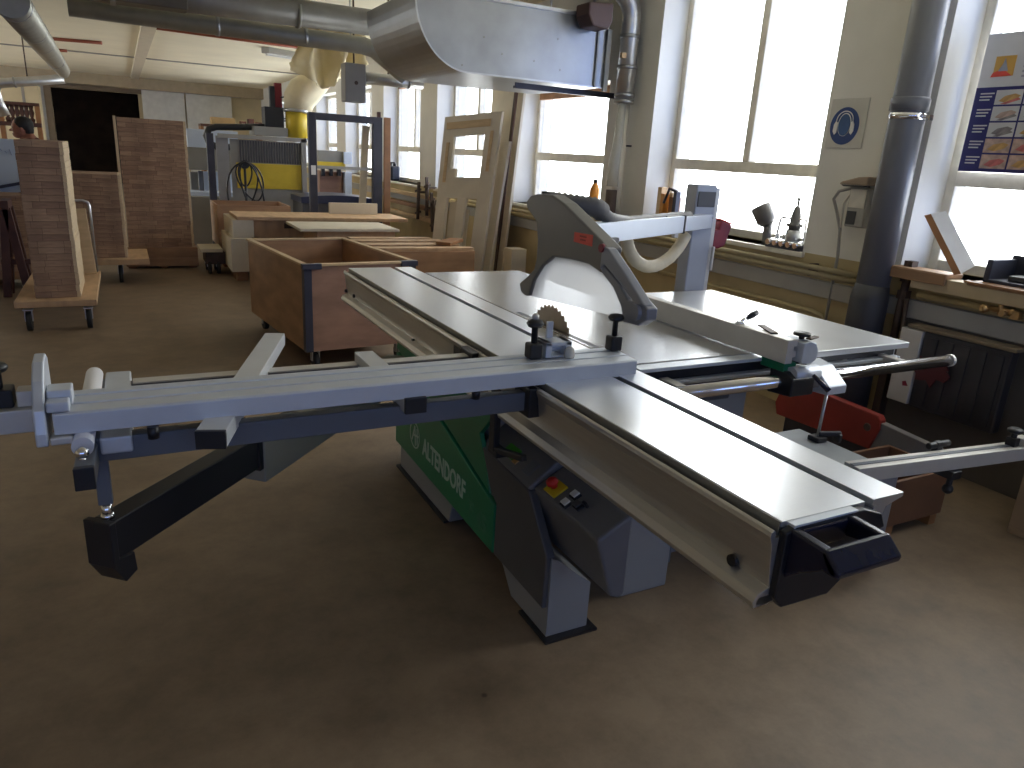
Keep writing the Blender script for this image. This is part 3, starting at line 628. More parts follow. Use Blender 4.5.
# ================================================================== OVERHEAD DUCTS
YD = 5.6
k = B(); xr = 3.74; prof = [(xr, 2.17), (xr, 2.70), (2.02, 2.70)]
xl = 2.02; rx, rz = .44, .50
for i in range(17):
    a = PI/2*i/16; prof.append((xl+rx*(1-math.cos(a)), 2.67-rz*math.sin(a)))
k.prism(prof, 'y', YD, 6.85); du = tag(k.build('ventilation_duct', m_gal, None, .004), 'big galvanised ventilation duct with a rounded lower corner hanging under the ceiling', 'duct')
k = B()
for yy in (YD-.008,):
    pr_ = [(2.02-.004, 2.70)]+[(xl+rx*(1-math.cos(PI/2*i/16))-.004, 2.67-rz*math.sin(PI/2*i/16)-.004) for i in range(17)]+[(xr, 2.166)]
    for a, b in zip(pr_, pr_[1:]): k.bar((a[0], yy+.004, a[1]), (b[0], yy+.004, b[1]), .010, .012)
k.build('seam', m_galp, du)
k = B(); k.box((xr-.12, YD-.02, 2.165), (xr-.105, YD, 2.62)); k.box((xr-.03, YD-.03, 2.14), (xr+.01, YD, 2.62)); k.build('flange', m_gald, du)
k = B(); k.box((2.02, YD-.03, 2.69), (xr, YD+.02, 2.715)); k.build('top_flange', m_galp, du)
k = B()
for u, v in ((484, 37), (502, 54), (534, 61), (558, 39), (560, 70), (462, 65)): c = atY(u, v, YD); k.cyl((c.x, YD-.004, c.z), (c.x, YD+.002, c.z), .007, n=8)
k.build('rivet', m_gald, du)
for x in (2.3, 3.5):
    B().cyl((x, 6.2, 2.69), (x, 6.2, HC), .008).build('hanger_rod', m_galp, du)
c0 = atY(580, 4, 5.5); c1 = atY(611, 32, 5.5)
k = B(); c1.x = min(c1.x, 3.605)
k = B(); k.prism([(c0.x, c1.z+.08), (c0.x+.05, c1.z), (c1.x-.03, c1.z-.01), (c1.x, c1.z+.05), (c1.x, c0.z+.02), (c0.x, c0.z)], 'y', 5.36, 5.56)
dm = tag(k.build('damper_housing', mat('brown_red_paint', (.07, .035, .03), .55), None, .015), 'dark brownish red damper box beside the end of the big silver duct', 'damper')
B().cyl((c0.x+.1, 5.45, c0.z-.02), (c0.x+.1, 5.45, HC), .012).build('hanger_rod', m_galp, dm)
# angle iron under the duct
k = B(); k.box((2.95, 5.74, 2.105), (4.0, 5.78, 2.125)); k.box((2.95, 5.745, 2.105), (4.0, 5.75, 2.15)); tag(k.build('duct_rail', m_dsteel), 'thin dark steel angle rail under the big silver duct above the window', 'rail')
# vertical pipe with elbow on the pier
px, py = 3.885, 5.50
k = B(); pts = [(px, py, 2.06), (px, py, 2.70)]
for i in range(1, 9): a = PI/2*i/8; pts.append((px-.22*(1-math.cos(a)), py, 2.70+.22*math.sin(a)))
pts.append((3.61, py, 2.92)); k.tube(pts, .080, 20); vp = tag(k.build('extraction_pipe', m_galp), 'shiny galvanised pipe running down the wall pier and bending at the top', 'pipe')
for z in (2.05, 2.10, 2.32, 2.56):
    B().cyl((px, py, z), (px, py, z+.03), .087, n=20).build('pipe_collar', m_gal, vp)
k = B(); k.tube([(px+.02, py+.02, 2.07), (px+.032, py+.02, 1.3), (px+.034, py+.02, 1.03)], .050, 16); k.build('white_hose', mat('pale_pipe', (.60, .56, .48), .35), vp)
k = B(); k.tube([(px-.03, py-.03, 2.06), (px-.045, py-.03, 1.7), (px-.06, py-.03, 1.52), (px-.06, py-.03, 1.36)], [.03, .042, .05, .05], 14); k.build('clear_hose', m_jar, vp)
B().cyl((px-.06, py-.03, 1.02), (px-.06, py-.03, 1.33), .05, n=16).build('hose_valve', m_rust, vp)
B().box((px+.05, py-.02, 1.70), (4.0, py+.0, 1.715)).build('wall_bracket', m_dsteel, vp)
B().box((px-.105, py-.06, 2.40), (px-.06, py-.03, 2.44)).build('latch', m_brass, vp)
# grey plastic down pipe at the near pier
gx, gy = 3.86, 2.775
k = B(); k.tube([(gx, gy, .93), (gx, gy, 1.92), (gx, gy, HC)], [.092, .092, .090], 26); gpz = tag(k.build('down_pipe', m_pvc), 'thick grey plastic down pipe on the pier beside the poster window', 'pipe')
k = B(); k.lathe([(0, .100), (.06, .100), (.07, .094)], (gx, gy, 1.92), n=26); k.build('pipe_socket', m_pvc, gpz)
k = B(); k.lathe([(0, .0965), (.035, .0965)], (gx, gy, 1.875), n=26); k.box((gx+.01, gy-.125, 1.872), (gx+.04, gy-.09, 1.90)); k.build('pipe_clamp', m_chrome, gpz)
k = B(); k.tube([(gx, gy, .0), (gx-.005, gy, .88), (gx, gy, .96)], [.11, .105, .094], 22); k.build('pipe_boot', mat('dark_pipe_boot', (.05, .05, .055), .5), gpz)
k = B(); k.tube([(3.955, 2.635, .62), (3.95, 2.635, .8), (3.95, 2.63, 1.12)], .022, 10); k.box((3.93, 2.605, 1.08), (3.985, 2.655, 1.12)); k.box((3.93, 2.605, .90), (3.98, 2.66, .95)); k.box((3.93, 2.605, 1.0), (3.98, 2.66, 1.03)); k.box((3.93, 2.61, 0), (3.99, 2.66, .62)); tag(k.build('valve_pipe', m_rust, None), 'dark rusty upright pipe with fittings between the grey pipe and the radiator', 'pipe')

# ducts along the ceiling further back
k = B(); k.tube([(-.86, 7.75, 2.74), (2.35, 7.75, 2.755)], .12, 18); o = tag(k.build('ceiling_duct', m_gald), 'dusty dark round duct running crosswise under the ceiling, the upper one', 'duct')
for x in (.25, 1.6): B().cyl((x, 7.75, 2.74), (x+.03, 7.75, 2.74), .126, n=18).build('duct_joint', m_galo, o)
for x in (-.3, 1.4): B().cyl((x, 7.75, 2.85), (x, 7.75, HC), .01).build('hanger_rod', m_rust, o)
k = B(); k.box((-.86, 7.4, 2.60), (.62, 7.62, 2.83)); o = tag(k.build('square_duct', mat('brown_dusty_sheet', (.14, .12, .09), .55, .3, .15, 4), None, .01), 'dark dusty rectangular duct in front of the crosswise round ducts', 'duct')
B().box((.03, 7.385, 2.59), (.07, 7.635, 2.84)).build('duct_joint', m_gald, o)
for x in (-.3, .5): B().cyl((x, 7.5, 2.82), (x, 7.5, HC), .01).build('hanger_rod', m_rust, o)
k = B(); e = [(-.3, 8.05, 2.60), (2.33, 8.05, 2.575), (2.45, 8.05, 2.55), (2.72, 8.05, 2.37), (2.80, 8.05, 2.32)]
k.tube(e, .085, 18); o = tag(k.build('bent_duct', m_galo), 'round duct under the ceiling that bends down behind the big silver duct', 'duct')
for x in (.9, 1.72): B().cyl((x, 8.05, 2.59), (x+.035, 8.05, 2.59), .092, n=18).build('duct_joint', m_gal, o)
k = B(); k.cyl((1.73, 8.05, 2.68), (1.73, 8.05, HC), .008); k.cyl((2.2, 8.05, 2.66), (2.2, 8.05, HC), .008); k.build('hanger_rod', m_galp, o)
k = B(); k.cyl((2.44, 8.34, 2.29), (3.1, 8.34, 2.29), .062, n=18); o = tag(k.build('stub_pipe', m_galp), 'short silver pipe leaving the grey box under the bent ceiling duct', 'pipe')
B().cyl((2.70, 8.34, 2.34), (2.70, 8.34, HC), .008).build('hanger_rod', m_rust, o)
B().cyl((2.92, 8.34, 2.29), (2.95, 8.34, 2.29), .068).build('pipe_joint', m_gal, o)
c0 = atY(345, 62, 8.25); c1 = atY(366, 103, 8.25)
k = B(); k.box((c0.x, 8.25, c1.z), (c1.x, 8.43, c0.z)); o = tag(k.build('filter_box', m_trunk, None, .008), 'small dull grey filter box hanging at the end of the stub pipe', 'box')
B().cyl((c0.x+.12, 8.246, (c0.z+c1.z)/2), (c0.x+.12, 8.26, (c0.z+c1.z)/2), .02).build('box_latch', m_rust, o)
B().cyl((c0.x+.12, 8.34, c0.z-.01), (c0.x+.12, 8.34, HC), .01).build('hanger_rod', m_rust, o)
# long pipe along the hall and its branches
k = B(); a = V((-.745, 8.3, 2.625)); b = V((-.70, 14.2, 2.455)); k.tube([a, a.lerp(b, .5), b, b+V((0, .12, -.03))], [.15, .13, .10, .08], 18); o = tag(k.build('long_pipe', m_galo), 'long grey pipe running along the hall under the ceiling towards the far wall', 'pipe')
for t in (.03, .28, .44, .75): c = a.lerp(b, t); dd = (b-a).normalized(); B().cyl(c, c+dd*.05, .153-.045*t, n=18).build('pipe_joint', m_gal, o)
B().cyl(a.lerp(b, .3)+V((0, 0, .1)), a.lerp(b, .3)+V((0, 0, .6)), .01).build('hanger_rod', m_rust, o)
k = B(); e = atY(64, 79, 14.42); e2 = atY(3, 83, 14.42); k.tube([e, e2, e2+V((-.08, 0, -.03)), e2+V((-.12, 0, -.12)), e2+V((-.09, 0, -.30)), e2+V((-.03, 0, -.48))], .072, 14); o = tag(k.build('branch_pipe', m_galp), 'shiny thin pipe branching off the long ceiling pipe and dropping to a machine', 'pipe')
c = e.lerp(e2, .6); B().cyl(c, (c.x, c.y, HC), .01).build('hanger_rod', m_rust, o)
B().cyl(e.lerp(e2, .8), e.lerp(e2, .83), .082).build('pipe_joint', m_gal, o)
m_rpipe = mat('red_brown_pipe', (.33, .10, .06), .5, .2)
for nm, a, b in (('red_pipe', (30, 37), (102, 43)), ('red_pipe', (44, 49), (67, 51)), ('red_pipe', (155, 28), (338, 53))):
    zz = HC-(.028 if a[0] < 100 else .022); p, q = atZ(*a, zz), atZ(*b, zz)
    o = B(); o.tube([p, q], .028 if a[0] < 100 else .022, 8)
    ob = o.build(nm, m_rpipe); tag(ob, {30: 'reddish pipe end under the ceiling, nearer of the two beside the long grey pipe', 44: 'shorter reddish pipe under the ceiling beyond the first beside the long grey pipe', 155: 'long thin reddish pipe along the ceiling above the yellow machine'}[a[0]], 'pipe')
zz = HC-.046; p, q = atZ(265, 50, zz), atZ(330, 61, zz)
o = B().bar(p, q, .22, .09).build('batten_lamp', m_trunk, None, .01); tag(o, 'unlit grey batten lamp under the ceiling near the plastic sheeting', 'lamp')
B().bar(p.lerp(q, .02)-V((0, 0, .06)), p.lerp(q, .98)-V((0, 0, .06)), .06, .04).build('lamp_cover', m_wht, o)
# crumpled plastic sheeting under the ceiling
k = B(); rnd = random.Random(3); cc = atY(322, 72, 11.2); vs = []; nu, nv = 26, 14
for i in range(nu+1):
    for j in range(nv+1):
        u = i/nu; v = j/nv; w_ = .55*(1-.55*v)
        vs.append((cc.x-.35+u*.95+.05*math.sin(9*u+5*v)+rnd.uniform(-.02, .02), 11.2+.18*math.sin(16*u+2*v)+.1*v, 3.095-v*(.42+.30*math.sin(3.1*u+.3))-rnd.uniform(0, .03)*(j > 0)))
k.add(vs, [(i*(nv+1)+j, (i+1)*(nv+1)+j, (i+1)*(nv+1)+j+1, i*(nv+1)+j+1) for i in range(nu) for j in range(nv)], True)
o = k.build('plastic_sheet', m_plast); md = o.modifiers.new('thick', 'SOLIDIFY'); md.thickness = .004; tag(o, 'yellowed crumpled plastic sheeting hanging from the ceiling above the fabric hood', 'plastic sheet')
k = B(); c = atY(340, 55, 11.2)
for i in range(4): k.bar((c.x-.5+.1*i, 11.6+.2*i, 3.0+.02*i), (c.x+.5, 11.65+.2*i, 3.0+.02*i), .08, .04)
tag(k.build('timber_rack', m_pine), 'rough pale timber slats fixed to the ceiling by the plastic sheeting', 'rack')

# ================================================================== WINDOW WALL
def onwall(u, v, X=3.995): return atX(u, v, X)
# heating pipes
for i, z in enumerate((.985, .945)):
    k = B(); k.cyl((3.93, -2, z), (3.93, 2.53, z), .018, n=12); k.cyl((3.93, 2.92, z), (3.93, 9.2, z), .018, n=12)
    o = tag(k.build('heating_pipe', m_ypipe), ('upper' if i == 0 else 'lower')+' of the two ochre heating pipes running along the wall below the window sills', 'pipe', 'heating pipes along the window wall')
    for y in (0.4, 1.9, 3.3, 4.6, 6.6): B().box((3.93, y-.01, z-.02), (4.0, y+.01, z+.02)).build('pipe_clip', m_rust, o)
k = B(); c = V((3.90, 2.06, .955)); k.cyl(c-V((0, .05, 0)), c+V((0, .05, 0)), .016); k.cyl(c+V((-.005, 0, -.02)), c+V((-.005, 0, .035)), .013); k.cyl(c+V((-.045, -.03, -.01)), c+V((0, -.03, -.01)), .014); k.lathe([(0, .02), (.02, .022), (.03, .012)], c+V((-.045, .05, .0)), (-1, .2, 0)); k.ball(c+V((0, -.06, .0)), .024); k.box(c+V((-.02, -.10, -.03)), c+V((.02, -.06, .01)))
tag(k.build('pipe_valve', m_brass), 'small brass shut-off valve on the heating pipes above the radiator', 'valve')
# low conduit pipe along the ochre wall
k = B(); k.tube([(3.96, 6.6, .70), (3.96, 3.25, .70), (3.96, 3.16, .68), (3.96, 3.13, .62), (3.96, 3.13, .2)], .016, 10); tag(k.build('wall_pipe', m_ypipe), 'thin pipe low on the ochre wall that bends down behind the extension table', 'pipe')
# hearing protection sign
a = onwall(836, 92); b = onwall(866, 96); 
c = (onwall(832, 123)+onwall(861, 124))/2
wy, hz = .135, .145; y0, z0 = c.y-.005, c.z
k = B(); k.box((3.992, y0-wy, z0-hz), (3.998, y0+wy, z0+hz)); sg = tag(k.build('hearing_protection_sign', mat('sign_plate', (.58, .57, .52), .5), None, .002), 'square sign with a blue disc showing a head wearing ear muffs', 'sign')
yc, zc = y0+.012, z0-.015
def disc(cy_, cz_, ry_, rz_, X, mt, nm, n=40):
    B().prism([(cy_+ry_*math.cos(2*PI*i/n), cz_+rz_*math.sin(2*PI*i/n)) for i in range(n)], 'x', X, X+.0015).build(nm, mt, sg)
disc(yc, zc, .105, .110, 3.990, m_blue, 'blue_disc')
disc(yc, zc+.008, .048, .068, 3.9885, m_wht, 'head_outline'); disc(yc, zc+.006, .043, .064, 3.987, mat('sign_head_blue', (.03, .09, .24), .5), 'head')
k = B(); n = 18
for i in range(n):
    a0_, a1_ = PI*i/n, PI*(i+1)/n
    k.bar((3.986, yc+.060*math.cos(a0_), zc+.03+.056*math.sin(a0_)), (3.986, yc+.060*math.cos(a1_), zc+.03+.056*math.sin(a1_)), .006, .0015, (1, 0, 0))
k.build('head_band', m_wht, sg)
for s in (-1, 1): B().prism([(yc+s*.048, zc+.02), (yc+s*.062, zc+.03), (yc+s*.074, zc+.01), (yc+s*.076, zc-.03), (yc+s*.062, zc-.052), (yc+s*.048, zc-.04)], 'x', 3.9845, 3.987).build('ear_cup', m_wht, sg)
# poster in the near window
py1, py0, pz0, pz1 = 2.640, 1.80, 1.625, 2.33
k = B(); k.box((4.205, py0, pz0), (4.211, py1, pz1)); ps = tag(k.build('poster', m_paper), 'safety poster with a navy photo grid hung in the near window', 'poster')
B().box((4.203, py0, pz0), (4.2052, py1, 2.062)).build('navy_field', m_navy, ps)
rr_ = random.Random(5); pc = [mat('photo_skin', (.50, .36, .30), .5, 0, .3, 30), mat('photo_orange', (.55, .33, .12), .5, 0, .3, 30), mat('photo_red', (.55, .16, .15), .5, 0, .3, 30), mat('photo_grey', (.24, .22, .22), .5, 0, .4, 30), mat('photo_white', (.60, .60, .60), .5)]
for r in range(5):
    zt_ = 2.045-r*.082
    for cc_ in range(5):
        ya = py1-.115-cc_*.148; yb_ = ya-.138
        f = B(); f.box((4.2015, yb_, zt_-.073), (4.2035, ya, zt_)); ph = f.build('photo', pc[4] if r < 3 else pc[0], ps)
        k = B(); k.prism([(ya-.02, zt_-.055), (ya-.05, zt_-.03), (ya-.10, zt_-.02), (ya-.13, zt_-.03), (ya-.11, zt_-.05), (ya-.06, zt_-.065)], 'x', 4.2008, 4.2018)
        k.build('picture_hand', pc[[1, 0, 3, 1, 2][(r+cc_) % 5] if (r or cc_) else 1], ph)
        if r < 3:
            k = B(); k.prism([(ya-.03, zt_-.07), (ya-.12, zt_-.04), (ya-.135, zt_-.05), (ya-.06, zt_-.072)], 'x', 4.2002, 4.201); k.build('picture_tool', pc[[2, 3, 3][r]], ph)
    k = B()
    for q_ in range(3): k.box((4.2018, py1-.105+.01*q_, zt_-.018-.016*q_), (4.2032, py1-.03, zt_-.011-.016*q_))
    k.build('caption', pc[4], ps)
k = B(); k.box((4.203, py1-.175, 2.115), (4.2052, py1-.07, 2.215)); lg = k.build('emblem', mat('emblem_orange', (.62, .36, .08), .5), ps)
B().prism([(py1-.17, 2.115), (py1-.06, 2.112), (py1-.07, 2.135), (py1-.115, 2.15), (py1-.15, 2.13)], 'x', 4.2015, 4.2032).build('emblem_red_base', m_sred, lg)
B().prism([(py1-.145, 2.14), (py1-.095, 2.14), (py1-.115, 2.18), (py1-.12, 2.205)], 'x', 4.2012, 4.2031).build('emblem_figure', mat('emblem_grey', (.30, .33, .42), .5), lg)
k = B()
for i in range(6): k.box((4.203, py1-.72+.05*(i % 3), 2.225-i*.024), (4.2052, py1-.22, 2.235-i*.024))
k.build('heading_print', mat('print_grey', (.34, .34, .42), .5), ps)
B().box((4.203, 1.84, 2.25), (4.2052, py1-.22, 2.262)).build('heading_line', m_navy, ps)
# socket box with its cables, on the pier
o = thing('socket_box', (3.97, 2.99, 1.25), 'grey wall socket box with hanging cables beside the grey plastic pipe', 'socket')
B().box((3.94, 2.985, 1.265), (3.999, 3.115, 1.50)).build('box', m_trunk, o, .008)
B().box((3.935, 3.04, 1.28), (3.942, 3.105, 1.36)).build('socket', m_blk, o, .002)
B().box((3.935, 2.995, 1.38), (3.942, 3.105, 1.49)).build('cover', m_wframe, o, .002)
k = B(); k.tube([(3.96, 3.07, 1.50), (3.955, 3.13, 1.49), (3.95, 3.20, 1.47), (3.95, 3.23, 1.42), (3.955, 3.19, 1.34), (3.96, 3.15, 1.24), (3.96, 3.13, 1.08), (3.96, 3.13, .5)], .010, 8); k.build('cable', m_trunk, o)
k = B(); k.tube([(3.96, 3.05, 1.502), (3.955, 3.125, 1.45), (3.96, 3.16, 1.40), (3.96, 3.15, 1.25)], .007, 8); k.build('cable', m_wframe, o)
k = B(); k.tube([(3.985, 2.96, 1.50), (3.985, 2.96, HC)], .006, 8); k.build('supply_cable', m_trunk, o)
k = B(); k.prism([(2.96, 1.513), (3.16, 1.513), (3.14, 1.53), (3.03, 1.56), (2.96, 1.565)], 'x', 3.88, 3.99); o2 = k.build('folded_cloth', mat('dusty_cloth', (.34, .26, .19), .8), None, .01); tag(o2, 'small dusty brown bundle lying on top of the wall socket box', 'cloth')
k = B(); k.prism([(2.98, 1.502), (3.12, 1.502), (3.14, 1.512), (2.98, 1.512)], 'x', 3.88, 3.94); k.build('black_strap', m_blk, o2)  # thin black strip under the cloth bundle
# sill of the middle window: tool stand, cup, wood offcuts, bottle
ts = thing('cutter_stand', (4.02, 3.62, ZS), 'silver cutter stand with a ring of bolts and a centre spindle on the sill', 'tool')
tcx, tcy = 4.03, 3.60
k = B(); k.box((tcx-.06, tcy-.15, ZS), (tcx+.06, tcy+.15, ZS+.03)); k.build('stand_base', m_dsteel, ts, .004)
for i in range(5):
    k = B(); k.cyl((tcx-.075, tcy-.12+.06*i, ZS+.035), (tcx+.0, tcy-.12+.06*i, ZS+.045), .02, n=8); k.build('bolt', m_chrome, ts)
for i in range(5): B().cyl((tcx+.02, tcy-.12+.06*i, ZS+.02), (tcx+.02, tcy-.12+.06*i, ZS+.09), .014, n=8).build('collet', m_galp, ts)
k = B(); k.tube([(tcx, tcy+.12, ZS+.03), (tcx, tcy+.10, ZS+.19), (tcx, tcy+.08, ZS+.205), (tcx, tcy-.12, ZS+.205), (tcx, tcy-.13, ZS+.03)], .008, 8); k.build('carry_frame', m_chrome, ts)
k = B(); k.lathe([(0, .04), (.12, .04), (.125, .055), (.14, .055), (.145, .035), (.19, .033), (.25, .02), (.26, .008), (.30, .008), (.302, .012), (.315, .012)], (tcx, tcy-.03, ZS+.03)); k.build('spindle', m_hood, ts)
k = B(); k.cyl((tcx, tcy-.03, ZS+.05), (tcx, tcy-.03, ZS+.13), .05, n=18); k.build('cutter_drum', m_galp, ts)
k = B(); k.lathe([(0, .04), (.03, .066), (.14, .07), (.145, .06), (.05, .055), (.045, .0)], (tcx+.02, tcy+.225, ZS+.14), (-.25, .45, .85)); tag(k.build('metal_cup', m_hood), 'grey metal cup tilted against the silver cutter stand', 'cup')
B().cyl((tcx+.02, tcy+.22, ZS+.0), (tcx+.02, tcy+.225, ZS+.16), .03).build('cup_stem', m_hood, bpy.data.objects['metal_cup'])
ys = onwall(672, 205, 4.1).y
for i, (dy, ww, hh, dx, mt, lb) in enumerate(((.16, .05, .22, .02, m_pine, 'tall narrow pine offcut on the sill beside the window reveal'), (.09, .045, .17, 0, m_orange, 'orange-brown turned wood piece between offcuts on the sill'), (.04, .04, .18, .05, m_pine, 'thin pine offcut standing behind the orange-brown piece'), (-.03, .08, .15, .01, m_brnw, 'squat brown wood block at the end of the offcut row'))):
    k = B(); k.box((4.06+dx, ys+dy-ww/2, ZS), (4.06+dx+.06, ys+dy+ww/2, ZS+hh+.10)); k.box((4.062+dx, ys+dy-ww/2+.005, ZS+hh+.10), (4.058+dx+.055, ys+dy+ww/2-.005, ZS+hh+.103)); tag(k.build('wood_offcut', mt, None, .004), lb, 'wood offcut', 'offcuts on the middle window sill')
k = B(); k.tube([(4.04, ys-.12, ZS+.30), (4.03, ys-.03, ZS+.32), (4.05, ys+.05, ZS+.20)], .012, 8); k.box((4.02, ys-.14, ZS), (4.06, ys-.10, ZS+.30)); tag(k.build('hand_clamp', m_dsteel), 'dark hand clamp leaning on the offcuts on the sill', 'clamp')
by = atX(594, 200, 4.08)
k = B(); k.lathe([(0, .05), (.24, .05), (.28, .033), (.30, .02)], (4.08, by.y, ZS), n=18); bo_ = tag(k.build('amber_bottle', m_orange), 'amber bottle with a dark cap on the sill behind the saw guard', 'bottle')
B().cyl((4.08, by.y, ZS+.298), (4.08, by.y, ZS+.335), .02, n=14).build('cap', m_blk, bo_)
# near window sill: boards, tray
k = B(); k.box((3.87, 2.36, ZS+.0), (4.02, 2.70, ZS+.028)); k.box((3.865, 2.36, ZS-.035), (3.88, 2.69, ZS+.022)); tag(k.build('sill_plank', mat('reddish_plank', (.30, .17, .085), .55, 0, .1, 5), None, .004), 'reddish brown plank lying on the sill beneath the leaning board', 'plank')
q = [atX(960, 279, 3.87), atX(974, 271, 3.95), atX(945, 216, 3.99), atX(930, 219, 3.91)]; dq = V((-.004, .034, -.012)); up_ = V((0, 0, ZS+.033-min(q[0].z, q[0].z+dq.z)))
q = [p+(up_ if up_.z > 0 else V((0, 0, 0))) for p in q]
k = B(); k.hexa([p+dq for p in q]+q); k.m = 1; o = tag(k.build('leaning_board', mat('white_faced_board', (.74, .74, .74), .4), None, .001), 'white faced board leaning at an angle on the near window sill', 'board')
k = B(); e1 = V((-.0015, 0, 0)); k.hexa([q[0]+dq*.03+e1, q[0]+dq+e1, q[3]+dq+e1, q[3]+dq*.03+e1]+[q[0]+dq*.03-e1*.2, q[0]+dq-e1*.2, q[3]+dq-e1*.2, q[3]+dq*.03-e1*.2]); k.build('board_edge', mat('board_brown_edge', (.40, .19, .08), .55), o)
k = B(); k.box((3.90, 1.2, ZS), (3.93, 2.28, ZS+.012)); k.box((3.88, 1.1, ZS-.012), (4.0, 2.25, ZS+.012)); tag(k.build('sill_batten', m_brnw, None, .003), 'brown wooden batten lying along the front of the near window sill', 'batten')
k = B(); k.box((3.96, 1.3, ZS+.013), (4.2, 2.22, ZS+.03)); k.box((4.18, 1.3, ZS+.013), (4.2, 2.22, ZS+.15)); k.box((3.96, 2.19, ZS+.013), (4.2, 2.22, ZS+.13)); k.box((3.96, 1.3, ZS+.013), (4.2, 1.33, ZS+.13)); o = tag(k.build('sill_tray', m_dsteel, None, .004), 'black open tray standing on the near window sill', 'tray')
k = B(); k.box((4.0, 1.95, ZS+.031), (4.12, 2.12, ZS+.06)); k.cyl((4.04, 1.80, ZS+.05), (4.12, 1.88, ZS+.05), .02); tag(k.build('hand_plane', m_blk, None, .006), 'black tool lying in the tray on the near window sill', 'tool')
k = B(); k.box((3.88, .6, .985), (4.0, 2.56, ZS-.0)); tag(k.build('sill_fascia', mat('dusty_pale_wood', (.46, .36, .22), .6, 0, .15, 5), None, .004), 'pale dusty wooden fascia board below the near window sill', 'board')
# flat dark panel on the wall, radiator in front of it
struct(B().box((3.988, .9, .0), (XW+.001, 2.61, .80)).build('trim_5', mat('dark_wall_panel', (.11, .095, .08), .6)))
rd = thing('radiator', (3.9, 2.15, .3), 'dark grimy panel radiator below the near window', 'radiator')
B().box((3.86, 1.93, .33), (3.93, 2.40, .77)).build('panel', mat('grimy_radiator', (.045, .042, .045), .35, .2, .25, 6), rd, .01)
k = B()
for i in range(5): k.box((3.853, 1.96+i*.088, .36), (3.862, 2.01+i*.088, .74))
k.build('rib', MATS['grimy_radiator'], rd)
B().box((3.85, 1.91, .77), (3.95, 2.50, .79)).build('top_grille', mat('dusty_brass_rail', (.22, .17, .11), .5, .2), rd, .004)
B().box((3.845, 2.40, .34), (3.93, 2.53, .765)).build('side_cover', m_fencew, rd, .006)
c = atX(905, 383, 3.844); B().prism([(c.y-.018, c.z-.012), (c.y+.012, c.z-.018), (c.y+.018, c.z+.006), (c.y, c.z+.014)], 'x', 3.842, 3.846).build('red_paint_mark', m_dred, rd)
for y in (1.98, 2.3): B().box((3.93, y, .4), (3.9985, y+.04, .7)).build('wall_bracket', m_rust, rd)
k = B(); k.tube([(3.93, 2.5, .73), (3.93, 2.58, .73), (3.93, 2.59, .91)], .014, 8); k.build('connection_pipe', m_rust, rd)
c = atX(932, 366, 3.84); k = B(); ra = random.Random(4)
pg = [(c.y+.11*math.cos(2*PI*i/22)*ra.uniform(.6, 1.1), c.z-.03+.085*math.sin(2*PI*i/22)*ra.uniform(.45, 1.15)) for i in range(22)]
k.prism(pg, 'x', 3.835, 3.8455); tag(k.build('red_rag', mat('dark_red_rag', (.085, .016, .018), .8), None), 'dark red rag hung over the front of the radiator', 'rag')

# ================================================================== RIGHT FLOOR CLUTTER
XR = 3.36
def rp(u, v): p = atX(u, v, XR); return (p.y, max(p.z, .10))
o = thing('machine_guard', (XR+.03, 2.2, 0), 'long low red and grey steel machine guard standing on the floor by the radiator', 'machine guard')
k = B(); k.prism([rp(u, v) for u, v in ((868, 449), (776, 414), (775, 402), (779, 393), (786, 386), (795, 383), (805, 386), (878, 416), (880, 421), (879, 430))], 'x', XR, XR+.05); k.build('red_plate', mat('worn_red_paint', (.30, .028, .018), .5, 0, .2, 6), o, .006)
k = B(); k.prism([rp(u, v) for u, v in ((866, 452), (872, 438), (868, 418), (935, 449), (941, 454), (941, 470), (925, 470))], 'x', XR+.012, XR+.06); k.build('grey_plate', mat('dark_grey_housing', (.21, .20, .20), .5), o, .005)
y0, y1 = rp(941, 460)[0], rp(778, 400)[0]
B().box((XR+.015, y0+.03, .0), (XR+.055, y1-.06, .26)).build('base_plate', m_dsteel, o, .004)
for y in (y0+.1, y1-.2): B().box((XR-.02, y, 0), (XR+.16, y+.06, .04)).build('foot', m_dsteel, o, .004)
c = atX(867, 427, XR-.002); k = B(); k.lathe([(0, .022), (.008, .018)], (XR+.001, c.y, c.z), (-1, 0, 0)); k.build('guard_bolt', m_rust, o)
o = thing('floor_cabinet', (2.5, 1.9, 0), 'low pale grey steel cabinet on the floor under the saw fence rail', 'cabinet')
k = B(); k.box((2.33, 1.62, .04), (2.66, 2.13, .425)); k.build('cabinet_body', m_grey, o, .01)
B().box((2.32, 1.61, .425), (2.67, 2.14, .437)).build('cabinet_top', mat('pale_grey_top', (.33, .35, .36), .4), o, .004)
B().box((2.35, 1.64, 0), (2.64, 2.11, .04)).build('plinth', m_blk, o)
c = atZ(817, 440, .44)
lv = thing('lever_stand', (c.x, c.y, .437), 'black lever stand with a thin upright rod on the low grey cabinet', 'lever')
k = B(); k.box((c.x-.03, c.y-.03, .437), (c.x+.03, c.y+.03, .46)); k.bar((c.x, c.y, .47), (c.x+.09, c.y-.045, .475), .02, .022); k.bar((c.x+.08, c.y-.04, .437), (c.x+.08, c.y-.04, .475), .035, .02, (1, 0, 0)); k.build('lever_base', m_blk, lv, .005)
k = B(); k.cyl((c.x, c.y, .46), (c.x+.02, c.y+.012, .66), .007); k.build('rod', m_galp, lv)
